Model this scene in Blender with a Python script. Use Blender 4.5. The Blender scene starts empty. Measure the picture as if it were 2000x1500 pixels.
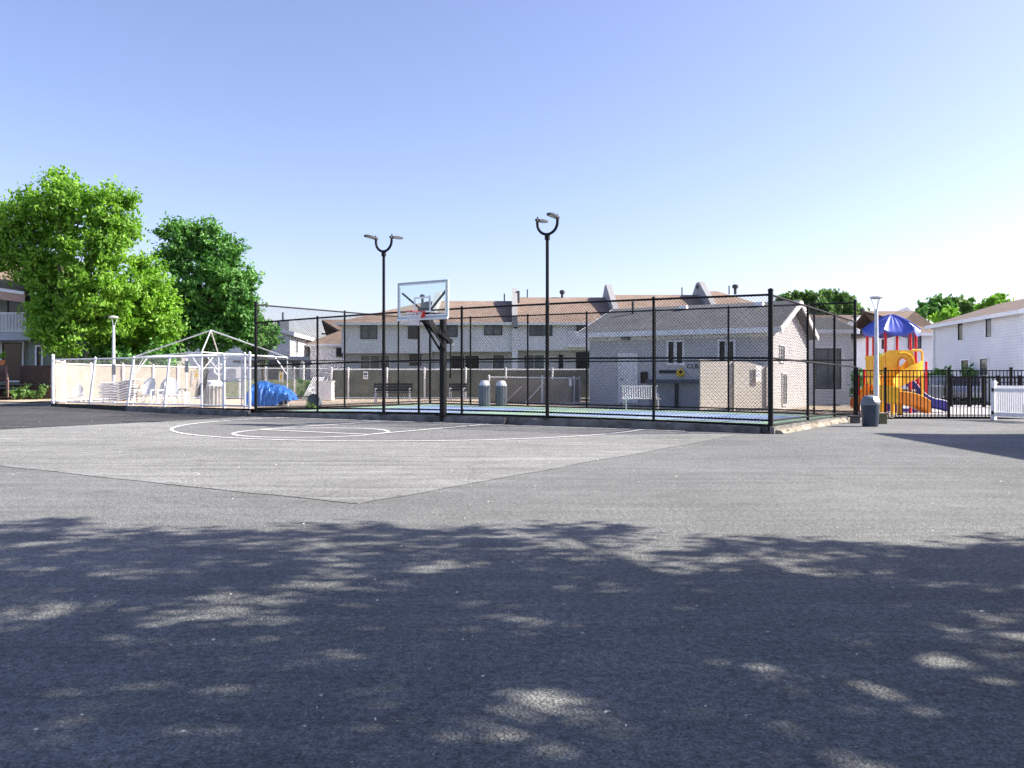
import bpy, bmesh, math, random
from mathutils import Vector, Matrix, noise

RND = random.Random(11)
sc = bpy.context.scene
col = sc.collection
EYE, FPX, HOR = 1.3, 1600.0, 742.0
rad = math.radians


def P(px, py, Y):
    return Vector(((px - 1000.0) / FPX * Y, Y, EYE - (py - HOR) / FPX * Y))


def G(px, py):
    """point of the flat ground seen at a pixel of the photograph"""
    Y = FPX * EYE / (py - HOR)
    return Vector(((px - 1000.0) / FPX * Y, Y, 0.0))


def PX(px, Y):
    return (px - 1000.0) / FPX * Y


def lerp(a, b, t):
    return a + (b - a) * t


def smooth(t):
    t = max(0.0, min(1.0, t))
    return t * t * (3 - 2 * t)


def gz(x, y):
    return 0.02 * max(0.0, min(25.0, y - 28.0)) * smooth((-8.0 - x) / 12.0)


# ------------------------------------------------------------------ materials
def nodes_of(name):
    m = bpy.data.materials.new(name)
    m.use_nodes = True
    nt = m.node_tree
    b = nt.nodes['Principled BSDF']
    return m, nt, b


def mat(name, c, rough=0.6, metal=0.0, var=0.12, scale=6.0, bump=0.0, bscale=40.0, spec=0.5, fine=0.0):
    """plain surface with cloudy colour variation and optional fine grain"""
    m, nt, b = nodes_of(name)
    N, L = nt.nodes, nt.links
    tc = N.new('ShaderNodeTexCoord')
    nz = N.new('ShaderNodeTexNoise')
    nz.inputs['Scale'].default_value = scale
    nz.inputs['Detail'].default_value = 6
    L.new(tc.outputs['Object'], nz.inputs['Vector'])
    r = N.new('ShaderNodeValToRGB')
    r.color_ramp.elements[0].position = 0.3
    r.color_ramp.elements[1].position = 0.7
    lo = [x * (1 - var) for x in c]
    hi = [min(1, x * (1 + var)) for x in c]
    r.color_ramp.elements[0].color = (*lo, 1)
    r.color_ramp.elements[1].color = (*hi, 1)
    L.new(nz.outputs['Fac'], r.inputs['Fac'])
    L.new(r.outputs['Color'], b.inputs['Base Color'])
    b.inputs['Roughness'].default_value = rough
    b.inputs['Metallic'].default_value = metal
    b.inputs['Specular IOR Level'].default_value = spec
    if bump:
        n2 = N.new('ShaderNodeTexNoise')
        n2.inputs['Scale'].default_value = bscale
        n2.inputs['Detail'].default_value = 4
        L.new(tc.outputs['Object'], n2.inputs['Vector'])
        bp = N.new('ShaderNodeBump')
        bp.inputs['Strength'].default_value = bump
        bp.inputs['Distance'].default_value = 0.02
        L.new(n2.outputs['Fac'], bp.inputs['Height'])
        L.new(bp.outputs['Normal'], b.inputs['Normal'])
    return m


def ramp(nt, fac, stops):
    r = nt.nodes.new('ShaderNodeValToRGB')
    while len(r.color_ramp.elements) < len(stops):
        r.color_ramp.elements.new(0.5)
    for e, (p, c) in zip(r.color_ramp.elements, stops):
        e.position = p
        e.color = (*c, 1) if len(c) == 3 else c
    nt.links.new(fac, r.inputs['Fac'])
    return r.outputs['Color']


def mixc(nt, a, b, fac, mode='MIX'):
    n = nt.nodes.new('ShaderNodeMix')
    n.data_type = 'RGBA'
    n.blend_type = mode
    for sock, v in ((n.inputs[0], fac), (n.inputs[6], a), (n.inputs[7], b)):
        if hasattr(v, 'is_output'):
            nt.links.new(v, sock)
        elif isinstance(v, (int, float)):
            sock.default_value = v
        else:
            sock.default_value = (*v, 1)
    return n.outputs[2]


def noise_tex(nt, vec, scale, detail=5, rough=0.55):
    n = nt.nodes.new('ShaderNodeTexNoise')
    n.inputs['Scale'].default_value = scale
    n.inputs['Detail'].default_value = detail
    n.inputs['Roughness'].default_value = rough
    nt.links.new(vec, n.inputs['Vector'])
    return n.outputs['Fac']


def asphalt(name, c, streak=0.12, grain=0.55, rough=0.9, streak_dir=-31.0, crack=0.86):
    """worn bitumen: aggregate grain, cloudy patches, drag streaks, pale stones, real bump"""
    m, nt, b = nodes_of(name)
    N, L = nt.nodes, nt.links
    tc = N.new('ShaderNodeTexCoord')
    vec = tc.outputs['Object']
    big = noise_tex(nt, vec, 0.35, 6)
    mid = noise_tex(nt, vec, 3.0, 6, 0.65)
    fine = noise_tex(nt, vec, 75.0, 3, 0.7)
    mp = N.new('ShaderNodeMapping')
    mp.inputs['Rotation'].default_value = (0, 0, rad(-streak_dir))
    mp.inputs['Scale'].default_value = (0.18, 2.4, 1)
    L.new(vec, mp.inputs['Vector'])
    st = noise_tex(nt, mp.outputs['Vector'], 1.6, 7, 0.62)
    k = lambda f: [x * f for x in c]
    base = ramp(nt, big, [(0.3, k(0.86)), (0.7, k(1.14))])
    base = mixc(nt, base, ramp(nt, mid, [(0.3, (0.82,) * 3), (0.7, (1.16,) * 3)]), 0.7, 'MULTIPLY')
    base = mixc(nt, base, ramp(nt, st, [(0.3, (1 - streak * 2,) * 3), (0.52, (1.0,) * 3), (0.72, (1 + streak * 2.2,) * 3)]), 1.0, 'MULTIPLY')
    base = mixc(nt, base, ramp(nt, fine, [(0.32, (1 - grain,) * 3), (0.5, (1.0,) * 3), (0.7, (1 + grain * 1.1,) * 3)]), 1.0, 'MULTIPLY')
    hug = noise_tex(nt, vec, 0.11, 4, 0.6)
    base = mixc(nt, base, ramp(nt, hug, [(0.32, (0.84,) * 3), (0.5, (1.0,) * 3), (0.68, (1.1,) * 3)]), 1.0, 'MULTIPLY')
    sta = noise_tex(nt, vec, 0.9, 3, 0.5)
    base = mixc(nt, base, ramp(nt, sta, [(0.0, (1.0,) * 3), (0.66, (1.0,) * 3), (0.76, (0.8,) * 3)]), 1.0, 'MULTIPLY')
    dn = N.new('ShaderNodeTexNoise'); dn.inputs['Scale'].default_value = 1.1; dn.inputs['Detail'].default_value = 5
    L.new(vec, dn.inputs['Vector'])
    wv = N.new('ShaderNodeVectorMath'); wv.operation = 'SCALE'; wv.inputs['Scale'].default_value = 0.9
    L.new(dn.outputs['Color'], wv.inputs[0])
    wa_ = N.new('ShaderNodeVectorMath'); wa_.operation = 'ADD'
    L.new(vec, wa_.inputs[0]); L.new(wv.outputs[0], wa_.inputs[1])
    cr = N.new('ShaderNodeTexVoronoi'); cr.feature = 'DISTANCE_TO_EDGE'; cr.inputs['Scale'].default_value = 0.16
    L.new(wa_.outputs[0], cr.inputs['Vector'])
    crk = ramp(nt, cr.outputs['Distance'], [(0.0, (crack,) * 3), (0.0022, (crack,) * 3), (0.005, (1, 1, 1))])
    base = mixc(nt, base, crk, 1.0, 'MULTIPLY')
    coarse = noise_tex(nt, vec, 24.0, 3, 0.6)
    base = mixc(nt, base, ramp(nt, coarse, [(0.34, (0.7,) * 3), (0.5, (1.0,) * 3), (0.66, (1.25,) * 3)]), 1.0, 'MULTIPLY')
    vo = N.new('ShaderNodeTexVoronoi')
    vo.inputs['Scale'].default_value = 55.0
    L.new(vec, vo.inputs['Vector'])
    sel = N.new('ShaderNodeSeparateColor')
    L.new(vo.outputs['Color'], sel.inputs['Color'])
    a1 = N.new('ShaderNodeMath'); a1.operation = 'GREATER_THAN'; a1.inputs[1].default_value = 0.985
    L.new(sel.outputs[0], a1.inputs[0])
    a2 = N.new('ShaderNodeMath'); a2.operation = 'LESS_THAN'; a2.inputs[1].default_value = 0.30
    L.new(vo.outputs['Distance'], a2.inputs[0])
    a3 = N.new('ShaderNodeMath'); a3.operation = 'MULTIPLY'
    L.new(a1.outputs[0], a3.inputs[0]); L.new(a2.outputs[0], a3.inputs[1])
    base = mixc(nt, base, (0.42, 0.41, 0.39), a3.outputs[0])
    L.new(base, b.inputs['Base Color'])
    b.inputs['Roughness'].default_value = rough
    b.inputs['Specular IOR Level'].default_value = 0.25
    v2 = N.new('ShaderNodeTexVoronoi'); v2.inputs['Scale'].default_value = 70.0
    L.new(vec, v2.inputs['Vector'])
    bp = N.new('ShaderNodeBump')
    bp.inputs['Strength'].default_value = 0.7
    bp.inputs['Distance'].default_value = 0.012
    L.new(v2.outputs['Distance'], bp.inputs['Height'])
    L.new(bp.outputs['Normal'], b.inputs['Normal'])
    return m


def siding(name, c, pitch=0.15, line=0.75, rough=0.55, axis=2):
    """lapped boards: saw tooth relief plus a thin darker line at each lap, faint weathering"""
    m, nt, b = nodes_of(name)
    N, L = nt.nodes, nt.links
    g = N.new('ShaderNodeNewGeometry')
    s = N.new('ShaderNodeSeparateXYZ')
    L.new(g.outputs['Position'], s.inputs[0])
    d = N.new('ShaderNodeMath'); d.operation = 'DIVIDE'; d.inputs[1].default_value = pitch
    L.new(s.outputs[axis], d.inputs[0])
    f = N.new('ShaderNodeMath'); f.operation = 'FRACT'
    L.new(d.outputs[0], f.inputs[0])
    inv = N.new('ShaderNodeMath'); inv.operation = 'SUBTRACT'; inv.inputs[0].default_value = 1.0
    L.new(f.outputs[0], inv.inputs[1])
    nz = noise_tex(nt, g.outputs['Position'], 0.8, 6, 0.65)
    base = ramp(nt, nz, [(0.3, [x * 0.92 for x in c]), (0.7, [min(1, x * 1.05) for x in c])])
    base = mixc(nt, base, ramp(nt, inv.outputs[0], [(0.0, (line,) * 3), (0.1, (line,) * 3), (0.16, (1, 1, 1))]), 1.0, 'MULTIPLY')
    L.new(base, b.inputs['Base Color'])
    b.inputs['Roughness'].default_value = rough
    bp = N.new('ShaderNodeBump')
    bp.inputs['Strength'].default_value = 0.6
    bp.inputs['Distance'].default_value = 0.02
    L.new(inv.outputs[0], bp.inputs['Height'])
    L.new(bp.outputs['Normal'], b.inputs['Normal'])
    return m


def shingle(name, c, rough=0.9):
    m, nt, b = nodes_of(name)
    N, L = nt.nodes, nt.links
    tc = N.new('ShaderNodeTexCoord')
    br = N.new('ShaderNodeTexBrick')
    br.inputs['Scale'].default_value = 1.0
    br.inputs['Brick Width'].default_value = 0.33
    br.inputs['Row Height'].default_value = 0.13
    br.inputs['Mortar Size'].default_value = 0.008
    br.inputs['Color1'].default_value = (*[x * 0.85 for x in c], 1)
    br.inputs['Color2'].default_value = (*[x * 1.12 for x in c], 1)
    br.inputs['Mortar'].default_value = (*[x * 0.6 for x in c], 1)
    L.new(tc.outputs['Object'], br.inputs['Vector'])
    nz = noise_tex(nt, tc.outputs['Object'], 0.9, 6, 0.7)
    base = mixc(nt, br.outputs['Color'], ramp(nt, nz, [(0.3, (0.8,) * 3), (0.7, (1.18,) * 3)]), 1.0, 'MULTIPLY')
    L.new(base, b.inputs['Base Color'])
    b.inputs['Roughness'].default_value = rough
    bp = N.new('ShaderNodeBump'); bp.inputs['Strength'].default_value = 0.4; bp.inputs['Distance'].default_value = 0.01
    L.new(br.outputs['Fac'], bp.inputs['Height'])
    bp.invert = True
    L.new(bp.outputs['Normal'], b.inputs['Normal'])
    return m


def leaf_mat(name, c1, c2, trans=0.35):
    m = bpy.data.materials.new(name)
    m.use_nodes = True
    nt = m.node_tree
    N, L = nt.nodes, nt.links
    N.clear()
    out = N.new('ShaderNodeOutputMaterial')
    g = N.new('ShaderNodeNewGeometry')
    cc = ramp(nt, g.outputs['Random Per Island'], [(0.0, c1), (1.0, c2)])
    nz = noise_tex(nt, g.outputs['Position'], 0.55, 3)
    cc = mixc(nt, cc, ramp(nt, nz, [(0.35, (0.78, 0.82, 0.8)), (0.65, (1.18, 1.12, 1.0))]), 1.0, 'MULTIPLY')
    d = N.new('ShaderNodeBsdfPrincipled')
    d.inputs['Roughness'].default_value = 0.5
    d.inputs['Specular IOR Level'].default_value = 0.35
    L.new(cc, d.inputs['Base Color'])
    t = N.new('ShaderNodeBsdfTranslucent')
    L.new(mixc(nt, cc, (1.1, 1.25, 0.5), 1.0, 'MULTIPLY'), t.inputs['Color'])
    mx = N.new('ShaderNodeMixShader')
    mx.inputs[0].default_value = trans
    L.new(d.outputs[0], mx.inputs[1])
    L.new(t.outputs[0], mx.inputs[2])
    L.new(mx.outputs[0], out.inputs['Surface'])
    return m


def clear_mat(name, tint=(0.9, 0.95, 0.95), gloss=0.1):
    m = bpy.data.materials.new(name)
    m.use_nodes = True
    nt = m.node_tree
    N, L = nt.nodes, nt.links
    N.clear()
    out = N.new('ShaderNodeOutputMaterial')
    t = N.new('ShaderNodeBsdfTransparent'); t.inputs['Color'].default_value = (*tint, 1)
    g = N.new('ShaderNodeBsdfGlossy'); g.inputs['Roughness'].default_value = 0.03
    fr = N.new('ShaderNodeFresnel'); fr.inputs['IOR'].default_value = 1.3
    mx = N.new('ShaderNodeMixShader')
    L.new(fr.outputs[0], mx.inputs[0])
    L.new(t.outputs[0], mx.inputs[1]); L.new(g.outputs[0], mx.inputs[2])
    L.new(mx.outputs[0], out.inputs['Surface'])
    return m


def glass_mat(name, c, rough=0.08):
    m, nt, b = nodes_of(name)
    b.inputs['Base Color'].default_value = (*c, 1)
    nz = noise_tex(nt, nt.nodes.new('ShaderNodeTexCoord').outputs['Object'], 1.2, 3)
    cc = ramp(nt, nz, [(0.35, [x * 0.6 for x in c]), (0.65, [x * 1.5 for x in c])])
    nt.links.new(cc, b.inputs['Base Color'])
    b.inputs['Roughness'].default_value = rough
    b.inputs['Specular IOR Level'].default_value = 0.5
    return m


M = {}
M['asphalt'] = asphalt('asphalt_surface', (0.170, 0.179, 0.18), streak=0.08)
M['old_asphalt'] = asphalt('old_asphalt_surface', (0.232, 0.24, 0.234), streak=0.15)
M['court_asphalt'] = asphalt('court_asphalt_surface', (0.178, 0.184, 0.184), streak=0.1)
M['dark_asphalt'] = asphalt('dark_asphalt_surface', (0.066, 0.068, 0.073), streak=0.2)
M['sandy'] = asphalt('sandy_seam_surface', (0.25, 0.243, 0.222), streak=0.2)
M['line'] = mat('line_paint', (0.88, 0.88, 0.87), 0.7, var=0.14, scale=9)
M['kerb'] = mat('kerb_concrete', (0.13, 0.13, 0.125), 0.9, var=0.45, scale=3.0, bump=0.7, bscale=14)
M['rubble'] = mat('footing_concrete', (0.33, 0.295, 0.24), 0.9, var=0.35, scale=5.0, bump=0.8, bscale=18)
M['slab_green'] = mat('court_green', (0.25, 0.38, 0.29), 0.75, var=0.12, scale=1.0)
M['slab_blue'] = mat('court_blue', (0.2, 0.29, 0.47), 0.75, var=0.12, scale=1.0)
M['deck'] = mat('deck_concrete', (0.46, 0.38, 0.29), 0.85, var=0.15, scale=1.4, bump=0.2)
M['grass'] = mat('lawn_green', (0.10, 0.12, 0.05), 0.9, var=0.4, scale=3.0, bump=0.8, bscale=60)
M['black'] = mat('black_coated_steel', (0.008, 0.009, 0.01), 0.55, var=0.2, spec=0.2)
M['wire'] = mat('black_coated_wire', (0.008, 0.009, 0.01), 0.55, var=0.2, spec=0.15)
M['white'] = mat('white_paint', (0.86, 0.87, 0.88), 0.45, var=0.06)
M['galv'] = mat('galvanised_steel', (0.66, 0.69, 0.72), 0.4, metal=0.25, var=0.1)
M['galvwire'] = mat('galvanised_wire', (0.58, 0.59, 0.6), 0.5, metal=0.0, var=0.1)
M['tan'] = mat('tan_windscreen', (0.37, 0.33, 0.27), 0.8, var=0.12, scale=2.0, bump=0.5, bscale=3)
M['tanshade'] = mat('shaded_tan_windscreen', (0.31, 0.285, 0.245), 0.8, var=0.15, scale=2.0, bump=0.5, bscale=3)  # darker copy of the tan cloth, its shade put into the colour
M['greyscreen'] = mat('grey_green_windscreen', (0.17, 0.185, 0.15), 0.85, var=0.2, scale=2.0, bump=0.5, bscale=4)
M['board'] = siding('beige_board_panel', (0.45, 0.435, 0.40), 0.14, 0.85)
M['siding_white'] = siding('white_siding', (0.82, 0.82, 0.83), 0.17, 0.8)
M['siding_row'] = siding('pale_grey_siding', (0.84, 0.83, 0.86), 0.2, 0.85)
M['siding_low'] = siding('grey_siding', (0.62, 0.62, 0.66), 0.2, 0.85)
M['siding_club'] = siding('clubhouse_siding', (0.6, 0.595, 0.6), 0.13, 0.78)
M['siding_green'] = siding('sage_siding', (0.2, 0.235, 0.19), 0.16, 0.75)
M['stucco'] = mat('white_stucco', (0.3, 0.305, 0.315), 0.8, var=0.06, scale=1.2)
M['trim'] = mat('white_trim', (0.9, 0.9, 0.9), 0.5, var=0.05)
M['roof_brown'] = shingle('brown_shingle', (0.25, 0.185, 0.145))
M['roof_dark'] = shingle('dark_brown_shingle', (0.2, 0.15, 0.12))
M['roof_grey'] = shingle('grey_shingle', (0.10, 0.11, 0.122))
M['glass'] = glass_mat('window_glass', (0.012, 0.016, 0.018))
M['glass_pale'] = glass_mat('curtained_glass', (0.12, 0.14, 0.15), 0.15)
M['frame_dark'] = mat('dark_window_frame', (0.03, 0.035, 0.04), 0.5)
M['clear'] = clear_mat('backboard_glass')
M['orange'] = mat('rim_red', (0.72, 0.03, 0.02), 0.4, var=0.08)
M['net'] = mat('net_cord', (0.75, 0.75, 0.75), 0.8, var=0.08)
M['yellow'] = mat('yellow_plastic', (0.85, 0.5, 0.025), 0.38, var=0.08)
M['orangeplastic'] = mat('orange_plastic', (0.85, 0.26, 0.02), 0.38, var=0.08)
M['red'] = mat('red_powder_coat', (0.62, 0.015, 0.03), 0.35, var=0.08)
M['blue'] = mat('violet_blue_plastic', (0.075, 0.11, 0.47), 0.38, var=0.1)
M['navy'] = mat('navy_slide_plastic', (0.03, 0.025, 0.26), 0.35, var=0.1)
M['tarp'] = mat('blue_tarpaulin', (0.04, 0.19, 0.62), 0.45, var=0.2, scale=5, bump=0.6, bscale=9)
M['bin'] = mat('slate_blue_plastic', (0.028, 0.05, 0.085), 0.4, var=0.15)
M['binlid'] = mat('grey_blue_plastic', (0.17, 0.2, 0.24), 0.42, var=0.12)
M['ribgrey'] = mat('ribbed_grey_plastic', (0.14, 0.16, 0.18), 0.5, var=0.12)
M['ribtan'] = mat('ribbed_taupe_plastic', (0.36, 0.35, 0.33), 0.5, var=0.12)
M['bag'] = mat('white_bin_liner', (0.7, 0.7, 0.72), 0.4, var=0.15, scale=12, bump=0.6, bscale=20)
M['olive'] = mat('olive_plastic', (0.12, 0.12, 0.055), 0.6, var=0.15)
M['bark'] = mat('bark', (0.11, 0.085, 0.065), 0.95, var=0.35, scale=6, bump=0.8, bscale=14)
M['wood'] = mat('dark_brown_timber', (0.06, 0.04, 0.033), 0.8, var=0.3, scale=5)
M['wood_red'] = mat('weathered_brown_timber', (0.2, 0.13, 0.105), 0.8, var=0.3, scale=5)
M['leaf_bright'] = leaf_mat('bright_leaf', (0.12, 0.3, 0.025), (0.28, 0.5, 0.07), 0.4)
M['leaf_dark'] = leaf_mat('dark_leaf', (0.06, 0.2, 0.04), (0.17, 0.38, 0.1), 0.3)
M['leaf_far'] = leaf_mat('far_leaf', (0.09, 0.2, 0.06), (0.2, 0.34, 0.11), 0.3)
M['leaf_shade'] = leaf_mat('street_tree_leaf', (0.06, 0.14, 0.03), (0.12, 0.24, 0.05), 0.2)
M['yellowsign'] = mat('yellow_sign_paint', (0.8, 0.58, 0.05), 0.5, var=0.05)
M['silver'] = mat('silver_car_paint', (0.5, 0.52, 0.54), 0.25, metal=0.6, var=0.05)
M['tyre'] = mat('tyre_rubber', (0.015, 0.015, 0.015), 0.8)
M['greycabinet'] = mat('grey_cabinet', (0.33, 0.37, 0.41), 0.5, var=0.08)
M['slate'] = mat('slate_paint', (0.10, 0.125, 0.16), 0.6, var=0.1)
M['terracotta'] = mat('terracotta', (0.55, 0.2, 0.09), 0.8, var=0.15)
M['safety'] = mat('pale_grey_play_surface', (0.36, 0.365, 0.38), 0.9, var=0.12, scale=2.0)
M['pinkish'] = mat('dusty_pink_fascia', (0.42, 0.29, 0.23), 0.7, var=0.12)
M['boardframe'] = mat('backboard_frame_paint', (0.42, 0.5, 0.5), 0.4, var=0.05)
M['strap'] = mat('weathered_cream_straps', (0.5, 0.45, 0.38), 0.6, var=0.15, scale=4)
M['chairplastic'] = mat('pale_grey_chair_plastic', (0.5, 0.54, 0.57), 0.5, var=0.1)
M['litter'] = mat('pale_leaf_litter', (0.7, 0.68, 0.6), 0.8, var=0.2)
M['led'] = mat('lamp_lens', (0.35, 0.35, 0.34), 0.3, var=0.05)


# ------------------------------------------------------------------ mesh helper
class MB:
    def __init__(self):
        self.v, self.f = [], []

    def add(self, vs, fs):
        o = len(self.v)
        self.v += [Vector(p) for p in vs]
        self.f += [tuple(i + o for i in q) for q in fs]
        return self

    def box(self, c, s, rz=0.0, m=None):
        x, y, z = s[0] / 2, s[1] / 2, s[2] / 2
        vs = [Vector(p) for p in ((-x, -y, -z), (x, -y, -z), (x, y, -z), (-x, y, -z), (-x, -y, z), (x, -y, z), (x, y, z), (-x, y, z))]
        mm = m if m is not None else Matrix.Rotation(rz, 4, 'Z')
        vs = [mm @ p + Vector(c) for p in vs]
        return self.add(vs, [(0, 3, 2, 1), (4, 5, 6, 7), (0, 1, 5, 4), (1, 2, 6, 5), (2, 3, 7, 6), (3, 0, 4, 7)])

    def bar(self, p, q, w, h, up=(0, 0, 1)):
        p, q = Vector(p), Vector(q)
        d = (q - p).normalized()
        u = Vector(up)
        if abs(d.dot(u)) > 0.98:
            u = Vector((0, 1, 0))
        s = d.cross(u).normalized()
        t = s.cross(d).normalized()
        vs = []
        for b in (p, q):
            for a, c in ((-1, -1), (1, -1), (1, 1), (-1, 1)):
                vs.append(b + s * a * w / 2 + t * c * h / 2)
        return self.add(vs, [(0, 1, 2, 3), (7, 6, 5, 4), (0, 4, 5, 1), (1, 5, 6, 2), (2, 6, 7, 3), (3, 7, 4, 0)])

    def tube(self, p, q, r, r2=None, n=10):
        return self.path([p, q], [r, r if r2 is None else r2], n)

    def path(self, pts, r, n=8, caps=True):
        pts = [Vector(p) for p in pts]
        if not hasattr(r, '__len__'):
            r = [r] * len(pts)
        vs, fs = [], []
        pu = None
        for i, p in enumerate(pts):
            d = (pts[min(i + 1, len(pts) - 1)] - pts[max(i - 1, 0)]).normalized()
            if pu is None:
                a = Vector((0, 0, 1)) if abs(d.z) < 0.9 else Vector((1, 0, 0))
                pu = (a - d * a.dot(d)).normalized()
            else:
                pu = (pu - d * pu.dot(d)).normalized()
            s = d.cross(pu)
            for k in range(n):
                t = 2 * math.pi * k / n
                vs.append(p + (pu * math.cos(t) + s * math.sin(t)) * r[i])
        for i in range(len(pts) - 1):
            for k in range(n):
                a, b = i * n + k, i * n + (k + 1) % n
                fs.append((a, b, b + n, a + n))
        if caps:
            fs.append(tuple(range(n - 1, -1, -1)))
            e = (len(pts) - 1) * n
            fs.append(tuple(range(e, e + n)))
        return self.add(vs, fs)

    def lathe(self, prof, c=(0, 0, 0), n=20, star=0.0):
        c = Vector(c)
        vs, fs = [], []
        for (r, z) in prof:
            for k in range(n):
                t = 2 * math.pi * k / n
                rr = r * (1 - star * (k % 2))
                vs.append(c + Vector((rr * math.cos(t), rr * math.sin(t), z)))
        for i in range(len(prof) - 1):
            for k in range(n):
                a, b = i * n + k, i * n + (k + 1) % n
                fs.append((a, b, b + n, a + n))
        fs.append(tuple(range(n - 1, -1, -1)))
        e = (len(prof) - 1) * n
        fs.append(tuple(range(e, e + n)))
        return self.add(vs, fs)

    def prism(self, poly, vec):
        """closed solid: polygon (list of 3-D points) pushed along vec"""
        n = len(poly)
        vec = Vector(vec)
        vs = [Vector(p) for p in poly] + [Vector(p) + vec for p in poly]
        fs = [tuple(range(n - 1, -1, -1)), tuple(range(n, 2 * n))]
        for k in range(n):
            j = (k + 1) % n
            fs.append((k, j, j + n, k + n))
        return self.add(vs, fs)

    def torus(self, c, R, r, n=24, m=8, rot=None):
        vs, fs = [], []
        for i in range(n):
            a = 2 * math.pi * i / n
            for k in range(m):
                b = 2 * math.pi * k / m
                p = Vector(((R + r * math.cos(b)) * math.cos(a), (R + r * math.cos(b)) * math.sin(a), r * math.sin(b)))
                if rot:
                    p = rot @ p
                vs.append(p + Vector(c))
        for i in range(n):
            for k in range(m):
                fs.append((i * m + k, ((i + 1) % n) * m + k, ((i + 1) % n) * m + (k + 1) % m, i * m + (k + 1) % m))
        return self.add(vs, fs)

    def xf(self, m):
        self.v = [m @ p for p in self.v]
        return self

    def build(self, name, material, parent=None, smooth_=False, bevel=0.0):
        me = bpy.data.meshes.new(name)
        off = parent_loc(parent) if parent is not None else Vector((0, 0, 0))
        me.from_pydata([tuple(p - off) for p in self.v], [], self.f)
        me.materials.append(M[material] if isinstance(material, str) else material)
        bm = bmesh.new(); bm.from_mesh(me)
        bmesh.ops.recalc_face_normals(bm, faces=bm.faces)
        bm.to_mesh(me); bm.free()
        if smooth_:
            me.shade_smooth()
            me.set_sharp_from_angle(angle=rad(38))
        o = bpy.data.objects.new(name, me)
        col.objects.link(o)
        if parent is not None:
            o.parent = parent
        if bevel:
            bv = o.modifiers.new('bevel', 'BEVEL'); bv.width = bevel; bv.segments = 2; bv.limit_method = 'ANGLE'
        return o


def parent_loc(o):
    """every mesh is written in world coordinates; turn the parent's place into an offset"""
    l = Vector((0, 0, 0))
    while o is not None:
        l += o.location
        o = o.parent
    return l


def thing(name, label, cat, loc=(0, 0, 0), group=None):
    o = bpy.data.objects.new(name, None)
    o.empty_display_size = 0.2
    col.objects.link(o)
    o.location = loc
    o['label'] = label
    o['category'] = cat
    if group:
        o['group'] = group
    return o


def tag(o, label, cat, group=None):
    o['label'] = label
    o['category'] = cat
    if group:
        o['group'] = group
    return o


def struct(o):
    o['kind'] = 'structure'
    return o


def dup(src, loc, rz=0.0, label=None, scale=None):
    r = src.copy(); col.objects.link(r)
    r.location = loc; r.rotation_euler = (0, 0, rz)
    if scale:
        r.scale = scale
    if label:
        r['label'] = label
    for ch in list(src.children):
        c = ch.copy(); col.objects.link(c); c.parent = r
        for g in ch.children:
            d = g.copy(); col.objects.link(d); d.parent = c
    return r


def sheet(name, pts, z, m, zfun=None, grid=True):
    """ground sheet: polygon cut along the metre grid so it follows the terrain"""
    me = bpy.data.meshes.new(name)
    bm = bmesh.new()
    bm.faces.new([bm.verts.new((p[0], p[1], 0)) for p in pts])
    if grid:
        xs = [p[0] for p in pts]; ys = [p[1] for p in pts]
        for k in range(int(math.floor(min(xs))), int(math.ceil(max(xs))) + 1):
            bmesh.ops.bisect_plane(bm, geom=bm.verts[:] + bm.edges[:] + bm.faces[:], plane_co=(k, 0, 0), plane_no=(1, 0, 0))
        for k in range(int(math.floor(min(ys))), int(math.ceil(max(ys))) + 1):
            bmesh.ops.bisect_plane(bm, geom=bm.verts[:] + bm.edges[:] + bm.faces[:], plane_co=(0, k, 0), plane_no=(0, 1, 0))
    for v in bm.verts:
        v.co.z = z + (zfun(v.co.x, v.co.y) if zfun else gz(v.co.x, v.co.y))
    bmesh.ops.recalc_face_normals(bm, faces=bm.faces)
    for f in bm.faces:
        if f.normal.z < 0:
            f.normal_flip()
    bm.to_mesh(me); bm.free()
    me.materials.append(M[m])
    o = bpy.data.objects.new(name, me)
    col.objects.link(o)
    o['kind'] = 'structure'
    return o

# ------------------------------------------------------------------ ground
FL, FR, BR, BL = Vector((-9.1, 29.1, 0)), Vector((6.25, 19.8, 0)), Vector((11.6, 27.7, 0)), Vector((-3.7, 37.0, 0))
U = (FR - FL).normalized()
V = Vector((-U.y, U.x, 0))
N_ = -V                                                     # points from the court towards the car park


def grid_ground():
    xs = [-400, -200, -120, -80] + list(range(-60, -4)) + [0, 10, 20, 40, 80, 200, 400]
    ys = [-80, -30, -10, 0, 10, 20, 26] + list(range(27, 71)) + [100, 200, 400, 700]
    me = bpy.data.meshes.new('car_park')
    vs = [(x, y, gz(x, y)) for y in ys for x in xs]
    n = len(xs)
    fs = [(j * n + i, j * n + i + 1, (j + 1) * n + i + 1, (j + 1) * n + i) for j in range(len(ys) - 1) for i in range(n - 1)]
    me.from_pydata(vs, [], fs)
    me.materials.append(M['asphalt'])
    o = bpy.data.objects.new('car_park', me)
    col.objects.link(o)
    o['kind'] = 'structure'


grid_ground()


def rough_line(a, b, n, amp, seed):
    r = random.Random(seed)
    a, b = Vector(a), Vector(b)
    d = (b - a).normalized(); s = Vector((-d.y, d.x, 0))
    out = []
    w = 0
    for i in range(n):
        w = w * 0.6 + r.uniform(-amp, amp)
        out.append(a.lerp(b, i / n) + s * (w if 0 < i else 0))
    return out


# older, paler paving in front of the court
tip, rgt = G(703, 985), G(1446, 849)
lft = G(-330, 875)
fl2 = FL + N_ * 0.1
old = rough_line(lft, tip, 40, 0.035, 1) + rough_line(tip, rgt, 40, 0.03, 2) + [rgt, FR + N_ * 0.12 - U * 0.25, fl2 + U * 0.2,
      G(480, 815), G(350, 822.5), G(0, 840), G(-330, 856)]
sheet('old_paving', old, 0.006, 'old_asphalt')
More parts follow.
